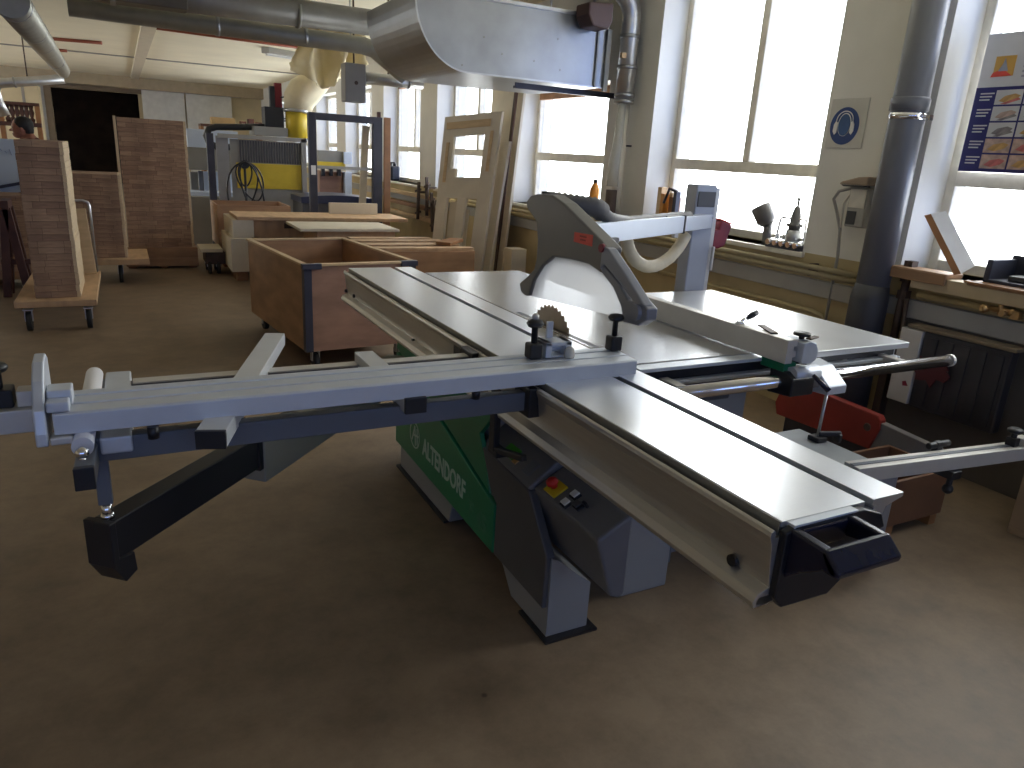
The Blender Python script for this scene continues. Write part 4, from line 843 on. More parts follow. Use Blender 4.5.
# spare fence profile resting over cabinet and crate
p, q = V((2.40, 1.655, .468)), V((3.72, 1.50, .468)); d = (q-p).normalized()
k = B(); k.bar(p, q, .075, .06); o = tag(k.build('spare_fence_profile', m_fencew, None, .003), 'spare aluminium fence profile lying across the low cabinet above the wooden crate', 'fence profile')
B().bar(p+V((0, 0, .031)), q+V((0, 0, .031)), .02, .003).build('beam_slot', m_slate, o)
c = atZ(990, 437, .498); c = p+d*((c-p).dot(d)); c.z = .4975
k = B(); k.box((c.x-.02, c.y-.02, .4975), (c.x+.02, c.y+.02, .535)); k.cyl((c.x, c.y, .53), (c.x, c.y, .56), .012); k.lathe([(0, .03), (.012, .032), (.02, .02)], (c.x, c.y, .558)); k.build('clamp_knob', m_blk, o, .004)
k = B(); k.box((c.x+.035, c.y-.035, .4975), (c.x+.10, c.y+.02, .53)); k.lathe([(0, .02), (.05, .018)], (c.x+.10, c.y-.01, .515), (1, -.1, 0)); k.build('scale_stop', m_fencew, o, .005)
k = B(); c = p+d*.52; k.box((c.x-.03, c.y-.055, .40), (c.x+.03, c.y+.06, .436)); k.box((c.x-.02, c.y+.04, .436), (c.x+.02, c.y+.065, .53)); k.cyl((c.x-.06, c.y+.055, .515), (c.x+.07, c.y+.05, .515), .014); k.cyl((c.x, c.y-.03, .35), (c.x, c.y-.03, .40), .012); k.ball((c.x, c.y-.03, .35), .022); k.build('screw_clamp', m_blk, o, .004)
k = B(); k.box((3.56, 1.30, .0), (3.80, 1.60, .03)); k.box((3.56, 1.30, .03), (3.58, 1.60, .437)); k.box((3.78, 1.30, .03), (3.80, 1.60, .437)); k.box((3.58, 1.58, .03), (3.78, 1.60, .437)); k.box((3.58, 1.30, .03), (3.78, 1.32, .437)); tag(k.build('pine_box', mat('pale_orange_pine', (.36, .25, .15), .6, 0, .12, 5), None, .004), 'pale pine box on the floor in front of the radiator', 'box')
o = thing('wooden_crate', (3.08, 1.95, 0), 'small reddish brown wooden crate on the floor behind the carriage handle', 'crate')
m_crate = mat('crate_brown', (.17, .08, .04), .55, 0, .15, 4)
x0, x1, y0, y1, z1 = 2.90, 3.33, 1.79, 2.12, .275
k = B(); k.box((x0, y0, .05), (x1, y0+.018, z1)); k.build('front_panel', m_crate, o, .003)
k = B(); k.box((x0, y1-.018, .05), (x1, y1, z1)); k.build('back_panel', m_crate, o, .003)
for a, b in ((x0, x0+.018), (x1-.018, x1)): B().box((a, y0+.018, .05), (b, y1-.018, z1)).build('side_panel', m_crate, o, .003)
B().box((x0+.018, y0+.018, .05), (x1-.018, y1-.018, .07)).build('bottom_panel', m_crate, o)
for x in (x0+.03, x1-.08): B().box((x, y0, 0), (x+.05, y1, .05)).build('runner', m_brnw, o)

# ================================================================== MIDDLE OF THE HALL
def caster(par, x, y, r=.05, z0=0, nm='caster'):
    k = B(); k.cyl((x-.018, y, z0+r), (x+.018, y, z0+r), r, n=16); c = k.build(nm, m_rub, par)
    k = B(); k.box((x-.028, y-.02, z0+r), (x-.022, y+.02, z0+2*r+.02)); k.box((x+.022, y-.02, z0+r), (x+.028, y+.02, z0+2*r+.02)); k.box((x-.035, y-.035, z0+2*r+.012), (x+.035, y+.035, z0+2*r+.02)); k.build('caster_fork', m_galp, c)
    return c
# rolling plywood bin
W, D, z0, z1, t = .85, 1.46, .14, .755, .022
bn = thing('plywood_bin', (1.052, 5.09, 0), 'large open worn plywood bin on casters behind the saw', 'bin', None, math.radians(6.5))
def bl_(k, name, m, par, bev=0):       # build given in the bin's own axes
    T = WM[bn.name]; k.v = [T @ p for p in k.v]; return k.build(name, m, par, bev)
bl_(B().box((0, 0, z0), (W, t, z1)), 'front_panel', m_plym, bn, .002)
bl_(B().box((0, D-t, z0), (W, D, z1)), 'back_panel', m_ply, bn, .002)
bl_(B().box((0, t, z0), (t, D-t, z1)), 'side_panel', m_ply, bn, .002)
bl_(B().box((W-t, t, z0), (W, D-t, z1)), 'side_panel', m_ply, bn, .002)
bl_(B().box((t, t, z0), (W-t, D-t, z0+.02)), 'bottom_panel', m_ply, bn)
k = B(); e = .012
k.box((-e, -e, z1), (W+e, t+.012, z1+.016)); k.box((-e, D-t-.012, z1), (W+e, D+e, z1+.016)); k.box((-e, t+.012, z1), (t+.01, D-t-.012, z1+.016)); k.box((W-t-.01, t+.012, z1), (W+e, D-t-.012, z1+.016))
bl_(k, 'rim', m_pine, bn, .002)
m_cor = mat('blue_steel_corner', (.06, .065, .10), .4, .4)
for x in (0, W):
    k = B(); s = 1 if x == 0 else -1
    k.box((min(x-s*.003, x+s*.05), -.004, z0), (max(x-s*.003, x+s*.05), .0, z1)); k.box((min(x-s*.004, x), -.004, z0), (max(x-s*.004, x), .05, z1)); bl_(k, 'corner_strip', m_cor, bn)
    k = B(); a, b = (-.016, .12) if x == 0 else (W-.12, W+.016); k.box((a, -.016, z1-.02), (b, .03, z1+.018)); bl_(k, 'corner_cap', m_cor, bn, .002)
for x in (.09, W-.09):
    for y in (.09, D-.09):
        k = B(); k.cyl((x-.018, y, .055), (x+.018, y, .055), .055, n=16); c = bl_(k, 'caster', m_rub, bn)
        k = B(); k.box((x-.03, y-.02, .05), (x-.022, y+.02, .13)); k.box((x+.022, y-.02, .05), (x+.03, y+.02, .13)); k.box((x-.04, y-.04, .125), (x+.04, y+.04, .14)); bl_(k, 'caster_fork', m_galp, c)

def crate(name, x0, x1, y0, y1, z0, z1, m, label, t=.02, open_top=True, runners=True, group=None):
    o = thing(name, ((x0+x1)/2, (y0+y1)/2, 0), label, 'crate', group)
    B().box((x0, y0, z0), (x1, y0+t, z1)).build('front_panel', m, o, .002); B().box((x0, y1-t, z0), (x1, y1, z1)).build('back_panel', m, o, .002)
    B().box((x0, y0+t, z0), (x0+t, y1-t, z1)).build('side_panel', m, o, .002); B().box((x1-t, y0+t, z0), (x1, y1-t, z1)).build('side_panel', m, o, .002)
    B().box((x0+t, y0+t, z0), (x1-t, y1-t, z0+t)).build('bottom_panel', m, o)
    if runners and z0 > .03:
        for x in (x0+.04, (x0+x1)/2-.04, x1-.12): B().box((x, y0+.02, 0), (x+.08, y1-.02, z0)).build('runner', m_brnw, o)
    return o
Y = 6.95
a, b = atY(384, 262, Y), atY(475, 251, Y)
zt = b.z; bx0, bx1 = 2.02, b.x
crate('low_crate', bx0, bx1, Y, Y+1.0, .09, zt, m_ply, 'wide low plywood crate behind the bin, slats on its top')
for i, (yy, zz, wd_) in enumerate(((.03, 0, .12), (.30, 0, .16), (.62, 0, .14), (.84, 0, .14))):
    k = B(); k.box((bx0-.06+.05*i, Y+yy, zt+.0005), (bx1-.05*i, Y+yy+wd_, zt+.03)); tag(k.build('loose_slat', m_ply2, None, .003), ['pale slat lying across the wide low plywood crate, at its near edge', 'second pale slat from the near edge of the wide low crate', 'third pale slat from the near edge of the wide low crate', 'pale slat along the far edge of the wide low crate'][i], 'slat', 'slats on the low crate')
k = B(); k.bar((bx1-.28, Y+.2, zt+.05), (bx1+.02, Y+.55, zt+.05), .16, .035); tag(k.build('dark_offcut', m_brnw, None, .004), 'dark brown offcut on top of the slats on the low crate', 'offcut')
# small crate with pale lid
Y = 8.1
a, b = atY(317, 232, Y), atY(395, 232, Y); zt = a.z+.01
crate('small_crate', a.x, b.x, Y, Y+.7, .09, zt, m_ply2, 'smaller plywood crate covered by a pale board')
p, q = atY(299, 228, Y), atY(398, 228, Y)
tag(B().box((p.x, Y-.06, zt+.0005), (q.x, Y+.74, zt+.03)).build('cover_board', m_pale, None, .003), 'pale board lying as a lid on the smaller plywood crate', 'board')
# long crate with plank on top
Y = 9.0
a, b = atY(233, 224, Y), atY(367, 224, Y); zt = atY(300, 220, Y).z
o = crate('long_crate', a.x+.22, b.x+.02, Y, Y+.9, .09, zt, m_ply2, 'long pale plywood crate under the long plank')
k = B(); p, q = atY(284, 221, Y-.005), atY(366, 222, Y-.005); k.box((p.x, Y-.008, zt-.10), (q.x, Y-.001, zt-.04)); k.build('slot', m_dark, o)
ZLONG = zt+.041
p, q = atY(231, 217, Y), atY(405, 219, Y)
tag(B().box((p.x+.05, Y-.12, zt+.0005), (q.x, Y+.6, zt+.04)).build('long_plank', m_ply2, None, .003), 'long plywood plank lying on the long pale crate', 'plank')
k = B(); x0 = a.x-.02; k.box((x0, Y-.12, .5), (x0+.23, Y+.72, zt)); k.box((x0-.04, Y-.2, .12), (x0+.2, Y+.7, .5)); tag(k.build('end_block', m_pale, None, .004), 'stepped cream board block at the end of the long crate', 'block')
k = B(); k.box((x0+.02, Y-.1, 0), (x0+.14, Y+.5, .12)); k.build('runner', m_brnw, bpy.data.objects['end_block'])
Y = 9.9
a, b = atY(218, 225, Y), atY(236, 225, Y); zt = atY(222, 205, Y).z
crate('side_crate', a.x, a.x+.9, Y, Y+.8, .25, zt, m_ply, 'reddish plywood crate partly hidden behind the cream block', runners=False)
k = B(); k.box((a.x+.05, Y+.05, 0), (a.x+.85, Y+.75, .25)); k.build('plinth', m_brnw, bpy.data.objects['side_crate'])
# dolly with pale board
dl = thing('wheeled_dolly', (.95, 9.7, 0), 'low dark dolly with big black wheels and a pale board on it', 'dolly')
a, b = atZ(192, 247, .30), atZ(222, 246, .30)
a.x += .09
B().box((a.x-.02, 9.35, .27), (b.x-.03, 9.84, .31)).build('deck_board', m_pale, dl, .003)
B().box((a.x+.04, 9.4, .12), (b.x, 9.8, .27)).build('chassis', m_rust, dl, .01)
for x in (a.x+.08, b.x-.08):
    for y in (9.45, 9.75): caster(dl, x, y, .085)


# dark steel portal frame
pf_ = thing('steel_portal_frame', (2.6, 10.05, 0), 'dark steel portal frame standing on the floor before the far windows', 'frame')
Y = 10.05
a, b, c = atY(312, 112, Y), atY(379, 118, Y), atY(312, 205, Y)
x0, x1, zt = a.x, b.x, a.z
B().box((x0-.05, Y, 0), (x0+.05, Y+.08, zt)).build('post', m_dsteel, pf_, .004)
B().box((x1-.08, Y, 0), (x1+.05, Y+.09, zt-.0)).build('post', m_dsteel, pf_, .004)
B().box((x0+.05, Y, zt-.09), (x1-.08, Y+.08, zt)).build('top_beam', m_dsteel, pf_, .004)
B().box((x0-.05, Y-.3, 0), (x0+.05, Y+.4, .05)).build('foot', m_dsteel, pf_)
B().box((x1-.08, Y-.3, 0), (x1+.05, Y+.4, .05)).build('foot', m_dsteel, pf_)
zz = atY(340, 168, Y).z; B().box((x0+.05, Y+.03, zz-.02), (x1-.08, Y+.05, zz+.02)).build('cross_bar', m_trunk, pf_)
zz = atY(312, 170, Y).z; c = B(); c.box((x0-.03, Y-.003, zz-.06), (x0+.03, Y, zz+.06)); c.build('tag_plate', m_wht, pf_)
zz = atY(330, 137, Y).z
k = B(); k.bar((x1-.22, Y+.20, .02), (x1-.14, Y+.14, 1.85), .1, .02, (0, 1, 0)); tag(k.build('glass_strip_board', m_pale, None, .002), 'narrow pale board leaning inside the dark portal frame', 'board')
# tall narrow board beside the frame and canister
p0, p1 = atY(381, 208, 10.2), atY(384, 113, 10.2)
k = B(); k.bar((p0.x+.10, 10.25, 0.01), (p1.x+.11, 10.4, p1.z-.05), .09, .05, (0, 1, 0)); tag(k.build('tall_batten', m_brnw, None, .004), 'tall brown batten leaning beside the dark portal frame', 'batten')
k = B(); k.bar((p0.x+.0, 10.35, 0.01), (p1.x+.02, 10.5, p1.z+.02), .05, .04, (0, 1, 0)); tag(k.build('tall_batten', m_dkwood, None, .004), 'tall dark batten right against the portal frame post', 'batten')
c = atX(391, 185, 4.05); k = B(); k.box((4.0, c.y-.16, ZS), (4.16, c.y+.16, ZS+.24)); o = tag(k.build('canister', mat('canister_black', (.02, .022, .035), .35), None, .03, 3), 'black plastic canister standing on a far window sill', 'canister')
k = B(); k.tube([(4.08, c.y-.1, ZS+.23), (4.08, c.y-.08, ZS+.29), (4.08, c.y+.08, ZS+.29), (4.08, c.y+.1, ZS+.23)], .016, 8); k.build('handle', MATS['canister_black'], o)
B().cyl((4.08, c.y-.11, ZS+.22), (4.08, c.y-.11, ZS+.28), .03).build('cap', m_blk, o)
# things through the portal frame
Y = 10.5
a, b = atY(303, 206, Y), atY(376, 206, Y); zt = atY(340, 196, Y).z
o = thing('covered_stack', ((a.x+b.x)/2, Y+.4, 0), 'stack under a dark blue cover inside the portal frame', 'stack')
B().box((a.x+.02, Y+.12, 0), (b.x-.02, Y+.8, zt-.10)).build('stack_body', m_charc, o, .01)
k = B(); n = 12; pr_ = [(a.x+(b.x-a.x)*i/n, zt-.035+.035*math.sin(PI*i/n)) for i in range(n+1)]; pr_ = pr_+[(b.x, zt-.12), (a.x, zt-.12)]; k.prism(pr_, 'y', Y+.1, Y+.85); k.build('cover', mat('dark_blue_cover', (.03, .04, .09), .3), o, .006)
a, b = atY(329, 208, 9.45), atY(377, 208, 9.45); zt = atY(350, 203, 9.45).z
tag(B().box((a.x, 9.43, ZLONG), (b.x, 9.47, zt)).build('upright_board', m_pale, None, .003), 'pale board standing on edge on the long plank before the portal frame', 'board')

# ================================================================== FAR MACHINES
cn = thing('cnc_router', (1.3, 12, 0), 'grey and yellow routing machine with a gantry behind the crates', 'machine')
def slab(u0, v0, u1, v1, Y, dep, name, m, par, bev=.006, z0=None):
    a, b = atY(u0, (v0+v1)/2, Y), atY(u1, (v0+v1)/2, Y); um = (u0+u1)/2; zt, zb_ = atY(um, v0, Y).z, atY(um, v1, Y).z
    if z0 is not None: zb_ = z0
    return B().box((a.x, Y, zb_), (b.x, Y+dep, zt)).build(name, m, par, bev)
Y = 12.0
slab(186, 198, 306, 216, Y+.1, 1.2, 'machine_bed', m_cnc, cn, .01, .0)
slab(186, 149, 262, 171, Y+.5, .4, 'gantry_beam', m_cnc, cn)
slab(187, 130, 238, 149, Y+.95, .1, 'rear_cover', m_cncb, cn)
slab(191, 172, 200, 194, Y+.9, .05, 'rear_panel', m_cnc, cn)
slab(204, 172, 238, 194, Y+.9, .05, 'rear_panel', m_cncb, cn)
slab(199, 171, 204, 196, Y+.6, .1, 'column', m_slate, cn)
slab(221, 171, 229, 196, Y+.6, .1, 'column', m_slate, cn)
slab(187, 193, 290, 198, Y+.3, .5, 'table_rail', m_cncb, cn, .002)
k = B(); pts = [(266, 127), (240, 127), (216, 127), (209, 129), (206, 136), (209, 143), (216, 146.5), (238, 147.5)]
k.tube([atY(u, v, Y+.45) for u, v in pts], .05, 10); k.build('cable_chain', m_blk, cn)
slab(254, 127, 288, 136, Y+.2, .5, 'carriage_cover', m_cnc, cn)
slab(265, 107, 284, 131, Y+.35, .3, 'spindle_head', m_armb, cn)
slab(270, 86, 275, 110, Y+.4, .1, 'pneumatic_column', m_armb, cn)
slab(275, 83, 282, 109, Y+.42, .1, 'valve_block', m_dred, cn)
k = B()
for i, (u, v) in enumerate(((286, 100), (289, 112), (284, 122))): p = atY(u, v, Y+.4); k.tube([p+V((-.08, 0, .03)), p+V((.05, -.05, .06)), p+V((.03, -.02, -.12)), p+V((-.08, 0, -.14))], .012, 6)
k.build('air_line', m_blk, cn)
gd = slab(218, 136, 307, 140, Y-.25, .06, 'guard_frame', m_trunk, cn, .004)
slab(218, 136, 230, 215, Y-.2, .03, 'guard_glass', mat('guard_panel_grey', (.32, .32, .32), .4), cn, .002)
slab(302, 139, 307, 215, Y-.25, .06, 'guard_post', m_trunk, cn, .003)
g = slab(232, 141, 303, 216, Y-.2, .03, 'guard_panel', m_cnc, cn, .003)
k = B(); a, b = atY(240, 155, Y-.21), atY(302, 155, Y-.21); zt, zb_ = atY(270, 142, Y-.21).z, atY(270, 163, Y-.21).z
for i in range(24): x = a.x+(b.x-a.x)*i/24; k.box((x, Y-.215, zb_), (x+.018, Y-.2, zt))
k.build('grille', m_charc, g)
slab(237, 164, 303, 189, Y-.215, .014, 'yellow_panel', m_cncy, g, .002)
c = atY(297, 122, Y+.3); k = B(); zt, zb_ = atY(297, 107, Y+.3).z, atY(297, 138, Y+.3).z
k.cyl((c.x, Y+.3, zb_), (c.x, Y+.3, zt), .17, n=22); yc_ = k.build('hood_drum', m_cncy, cn)
k = B(); pts = []; 
hp_ = [(297, 112, .20), (299, 100, .24), (304, 92, .25), (312, 86, .22), (320, 80, .18), (328, 72, .14), (336, 64, .12)]
k.tube([atY(u, v, Y+.3) for u, v, r in hp_], [r for u, v, r in hp_], 20); k.build('fabric_hood', m_cone, yc_)
k = B(); c = atY(297, 111, Y+.3); k.lathe([(0, .21), (.03, .215), (.05, .20)], (c.x, c.y, c.z-.02), n=24); k.build('hood_clamp', m_galp, yc_)
# dark upright post before the machine
a, b = atY(209.5, 133, 10.85), atY(209.5, 197, 10.85)
k = B(); k.box((a.x-.045, 10.85, 0), (a.x+.045, 10.93, a.z)); o = tag(k.build('dark_post', m_dsteel, None, .004), 'dark upright steel post before the routing machine', 'post')
B().box((a.x-.15, 10.75, 0), (a.x+.15, 11.05, .03)).build('foot_plate', m_dsteel, o)
# black cables looped on a peg
c = atY(246, 165, 11.4); o = thing('cable_coil', (c.x, 11.4, 0), 'black cables looped over a peg in front of the yellow machine panel', 'cables')
k = B(); k.cyl((c.x-.02, 11.4, 0), (c.x-.02, 11.4, c.z+.05), .018); k.box((c.x-.2, 11.3, 0), (c.x+.16, 11.5, .04)); k.cyl((c.x-.02, 11.42, c.z), (c.x-.02, 11.33, c.z+.01), .06); k.build('peg_stand', m_armb, o)
for i in range(4):
    k = B(); w1 = (.09, .17, .20, .13)[i]; zl = c.z-(.30, .50, .72, .85)[i]; yy = 11.38-.012*i
    xo = (.0, .07, -.06, .10)[i]; pts = [(c.x-.02+xo*(1-math.cos(t))/2*2+w1*math.sin(t)*(1.0+.25*math.cos(t)), yy-.03*math.cos(t), (c.z+.04+zl)/2+(c.z+.04-zl)/2*math.cos(t)) for t in [2*PI*j/24 for j in range(25)]]
    k.tube(pts, .012, 6, False); k.build('cable_loop', m_blk, o)
# second machine seen through the portal
m2 = thing('edge_machine', (3.0, 12.8, 0), 'small grey machine with a yellow stripe seen through the portal frame', 'machine')
Y = 12.8
slab(318, 151, 348, 162, Y, .5, 'machine_top', m_cnc, m2); slab(318, 162, 345, 167, Y-.02, .5, 'yellow_stripe', m_cncy, m2); slab(320, 172, 348, 205, Y+.1, .5, 'machine_body', m_plym, m2, .006, 0)
slab(344, 152, 352, 164, Y-.05, .2, 'control_head', m_cncb, m2)
for i in range(3): slab(322+8*i, 167, 325+8*i, 176, Y, .1, 'spindle', m_armb, m2, .003)
slab(345, 172, 352, 205, Y, .2, 'side_column', m_cncb, m2, .004, 0)
# boxes on the far shelf
Y = 15
c0, c1 = atY(212, 117, Y), atY(236, 125, Y); zs = atY(225, 125, Y).z
o = thing('far_shelf', ((c0.x+c1.x)/2+.4, Y+.3, 0), 'plain wall shelf rack behind the routing machine holding boxes', 'shelf')
x1s = atY(262, 125, Y).x
B().box((c0.x-.2, Y, zs-.04), (x1s, Y+.5, zs)).build('shelf_board', m_dkwood, o)
for x in (c0.x-.2, x1s-.05): B().box((x, Y+.02, 0), (x+.05, Y+.48, zs-.04)).build('shelf_post', m_brnw, o)
tag(B().box((c0.x, Y+.1, zs+.001), (c1.x, Y+.4, zs+.13)).build('cardboard_box', mat('cardboard', (.50, .32, .13), .7), None, .004), 'brown cardboard box on the shelf behind the cable chain', 'box')
k = B(); c2 = atY(250, 125, Y)
for i in range(4): k.box((c1.x+.1+.14*i, Y+.1, zs+.001), (c1.x+.2+.14*i, Y+.3, zs+.05+.05*(i % 2)+.04))
tag(k.build('tool_box', mat('dark_reddish_paint', (.18, .07, .05), .6), None, .003), 'dark reddish toolbox on the shelf beside the cardboard box', 'box')

# ================================================================== TIMBER PILES
ONES = 'first second third fourth fifth sixth seventh eighth ninth tenth eleventh twelfth thirteenth fourteenth fifteenth sixteenth seventeenth eighteenth nineteenth twentieth'.split()
def ordinal(n): return ONES[n-1] if n <= 20 else 'twenty-'+ONES[n-21]
def board_label(n, i, where):
    k = n-i            # counted from the top
    return 'laminated wood board, '+('topmost' if k == 1 else 'lowest' if i == 0 else ordinal(k)+' from the top')+' '+where
def pile(x0, x1, y0, y1, z0, z1, n, label, group, mats, jit=.003, edge=True, seed=1):
    r = random.Random(seed); h = (z1-z0)/n
    key = (round(x1-x0, 3), round(y1-y0, 3), round(h, 4))
    pr = None
    for i in range(n):
        dx, dy = r.uniform(-jit, jit), r.uniform(-jit, jit)
        if pr is None:
            k = B(); k.box((x0, y0, z0), (x1-.028, y1, z0+h*.985)); pr = tag(k.build('laminated_board', mats, None, .0025), board_label(n, i, label), 'board', group)
            k = B(); k.box((x1-.028, y0+.001, z0+.001), (x1, y1-.001, z0+h*.98)); pr_e = k.build('edge_strip', m_endg, pr, .002)
            base = pr.location.copy()
        else:
            dup_tree(pr, base+V((dx, dy, h*i)), None, board_label(n, i, label))
# first trolley with its pile
x0, x1, y0, y1, zt = -.86, -.29, 6.75, 8.25, .25
tr = thing('platform_trolley', (-.57, 7.4, 0), 'wooden platform trolley with a bent tube handle carrying the narrow near pile', 'trolley')
B().box((x0, y0, zt-.05), (x1, y1, zt)).build('deck', m_ply2, tr, .004)
for x in (x0+.08, x1-.07):
    for y in (y0+.08, y1-.1): caster(tr, x, y, .078)
k = B(); hz = .93; k.tube([(x1-.03, y1-.06, zt), (x1-.03, y1-.06, hz-.05), (x1-.04, y1-.06, hz-.015), (x1-.08, y1-.06, hz), (x0+.08, y1-.06, hz), (x0+.04, y1-.06, hz-.015), (x0+.03, y1-.06, hz-.05), (x0+.03, y1-.06, zt)], .014, 10); k.build('tube_handle', m_galp, tr)
top = atY(40, 140.5, 6.9).z; xl_, xr_ = atY(26, 230, 6.88).x, atY(73, 230, 6.88).x
pile(xl_, xr_, 6.88, 7.62, zt+.001, top, 24, 'of the narrow pile on the near trolley', 'boards in the narrow pile on the near trolley', m_lam, seed=2)
k = B(); k.bar((-.36, 7.9, zt+.025), (-.40, 8.10, .86), .04, .10, (1, 0, 0)); tag(k.build('upright_plank', m_pine, None, .003), 'pale plank propped upright on the near trolley behind the pile', 'plank')
# second trolley with the shorter pile, tall wide pile on a pallet further back
zt = .27; e0, e1 = atZ(149, 258, zt), atZ(105, 262, zt); x0, x1, y0, y1 = -.72, e0.x, 8.86, 9.72
tr = thing('platform_trolley', (-.25, 9.3, 0), 'low wooden trolley on black casters under the shorter pile', 'trolley')
B().box((x0, y0, zt-.06), (x1, y1, zt)).build('deck', m_ply2, tr, .004)
for x in (x0+.14, atZ(121, 275, .1).x):
    for y in (y0+.12, y1-.12): caster(tr, x, y, .095)
a, b = atY(66, 215, 9.0), atY(127, 215, 9.0); top = atY(98, 174, 9.0).z
pile(a.x, b.x-.03, 9.0, 9.62, zt+.001, top, 20, 'of the shorter pile on the second trolley', 'boards in the shorter pile on the second trolley', m_lam, seed=4)
yp = 9.95; a, b = atY(123, 185, yp), atY(190, 185, yp); top = atY(150, 119, yp).z; bz = atY(160, 247, yp).z
o = thing('low_pallet', ((a.x+b.x)/2, yp+.4, 0), 'low wooden pallet under the tall wide pile', 'pallet')
B().box((a.x-.05, yp-.04, .12), (b.x+.03, yp+.8, bz)).build('pallet_deck', m_ply, o, .003)
for x in (a.x-.03, (a.x+b.x)/2-.05, b.x-.08): B().box((x, yp, 0), (x+.09, yp+.78, .12)).build('pallet_block', m_brnw, o)
B().box((a.x-.05, yp-.055, .03), (b.x+.03, yp-.041, .13)).build('pallet_front_board', m_ply, o, .003)
pile(a.x, b.x, yp, yp+.75, bz+.001, top, 28, 'of the tall wide pile', 'boards in the tall wide pile', m_lam, seed=3)
k = B(); k.box((a.x-.036, yp-.02, bz+.001), (a.x-.008, yp+.06, top+.01)); tag(k.build('corner_lath', m_endg, None, .003), 'pale upright lath along the edge of the tall wide pile', 'lath')
# pile at the very edge
a, b = atY(2, 235, 8.75), atY(36, 235, 8.75); top = atY(18, 196, 8.75).z
tb2 = thing('low_pallet', ((a.x+b.x)/2, 9.0, 0), 'low wooden pallet under the darker pile behind the dark trestle', 'pallet')
B().box((a.x-.3, 8.72, .1), (b.x+.1, 9.3, .18)).build('pallet_deck', m_ply, tb2, .003)
for x in (a.x-.2, b.x-.0): B().box((x, 8.74, 0), (x+.09, 9.28, .1)).build('pallet_block', m_brnw, tb2)
pile(a.x-.25, b.x+.08, 8.75, 9.25, .181, top, 16, 'of the low pile behind the dark trestle', 'boards in the low pile behind the dark trestle', m_lam, seed=5)
# white wrapped sheets standing upright
a, b = atY(-30, 170, 9.4), atY(19, 170, 9.4); zt, zb_ = atY(8, 139, 9.4).z, atY(8, 200, 9.4).z
o = tag(B().box((a.x, 9.4, .55), (b.x, 9.46, zt)).build('white_panel', mat('pale_blue_white_sheet', (.55, .64, .74), .5, 0, .06, 3), None, .004), 'pale blue white panel standing behind the narrow near pile', 'panel')
k = B()
for i in range(5): k.bar((b.x-.06-.04*i, 9.397, zt-.10-.02*(i % 2)), (b.x-.045-.04*i, 9.397, zt-.16+.02*(i % 3)), .004, .02, (0, 1, 0))
k.build('scribbled_marks', mat('scribble_blue', (.22, .30, .45), .6), o)
k = B(); k.box((a.x, 9.42, 0), (a.x+.05, 9.5, .56)); k.box((b.x-.05, 9.42, 0), (b.x, 9.5, .56)); k.build('support_leg', m_dsteel, o)
p, q = atY(0, 189, 9.355), atY(22, 183, 9.355)
k = B(); k.bar(p+V((-.3, 0, -.05)), q, .02, .03); k.bar(p+V((-.1, 0, -.08)), q+V((0, 0, -.10)), .02, .02); k.bar(q+V((.01, 0, .03)), V((q.x+.01, q.y, .0)), .02, .02, (0, 1, 0)); tag(k.build('folding_stand', m_dsteel), 'dark folding stand in front of the pale blue white panel', 'stand')
# dark trestle
o = thing('wooden_trestle', (-1.05, 8.35, 0), 'dark reddish wooden trestle beside the near trolley', 'trestle')
for dy in (0, .2):
    for (u0, v0), (u1, v1) in (((6, 208), (30, 296)), ((4, 208), (8, 296))):
        p = atY(u0, v0, 8.32); q = atY(u1, v1, 8.32); t = p.z/(p.z-q.z)
        f_ = p+(q-p)*t; f_.z = 0; B().bar(p+V((0, dy, 0)), f_+V((0, dy, 0)), .07, .05, (0, 1, 0)).build('leg', m_dkwood, o, .003)
p = atY(4, 208, 8.32); B().bar(p+V((0, -.05, .03)), p+V((0, .25, .03)), .08, .08).build('top_rail', m_dkwood, o, .003)
p = atY(16, 262, 8.32); B().bar(p+V((-.12, .02, 0)), p+V((.12, .02, 0)), .04, .05).build('stretcher', m_dkwood, o, .003)
# brown bench beside it
# far left: spindles on the wall and cream cupboard
Y = 18
a, b = atY(3, 107, Y), atY(33, 107, Y); o = thing('spindle_rack', ((a.x+b.x)/2, Y, 0), 'wall rack with a row of dark turned spindles beyond the person', 'rack')
zt, zb_ = atY(18, 105, Y).z, atY(18, 122, Y).z
B().box((a.x-.1, Y, zb_-.08), (b.x+.1, Y+.2, zb_)).build('rack_rail', m_dkwood, o); B().box((a.x-.1, Y+.05, zt), (b.x+.1, Y+.18, zt+.06)).build('rack_rail', m_dkwood, o)
for x in (a.x-.1, b.x+.02): B().box((x, Y+.05, 0), (x+.08, Y+.18, zt)).build('rack_post', m_brnw, o)
for i in range(6):
    x = a.x+.05+(b.x-a.x-.1)*i/5; k = B(); h = zt-zb_; k.lathe([(0, .04), (h*.2, .05), (h*.3, .025), (h*.6, .05), (h*.8, .03), (h, .045)], (x, Y+.12, zb_), n=8); k.build('spindle', m_dkwood, o)
a, b = atY(-10, 110, 22), atY(41, 110, 22); zt = atY(20, 84, 22).z
o = tag(B().box((a.x-.5, 22, 0), (b.x, 22.6, zt)).build('cream_cupboard', m_yback, None, .01), 'tall cream cupboard at the far end beside the dark doorway', 'cupboard')
for u in (24,): x = atY(u, 100, 22).x; B().box((x-.03, 21.99, .05), (x+.03, 22.0, zt-.05)).build('door_gap', m_trunk, o)

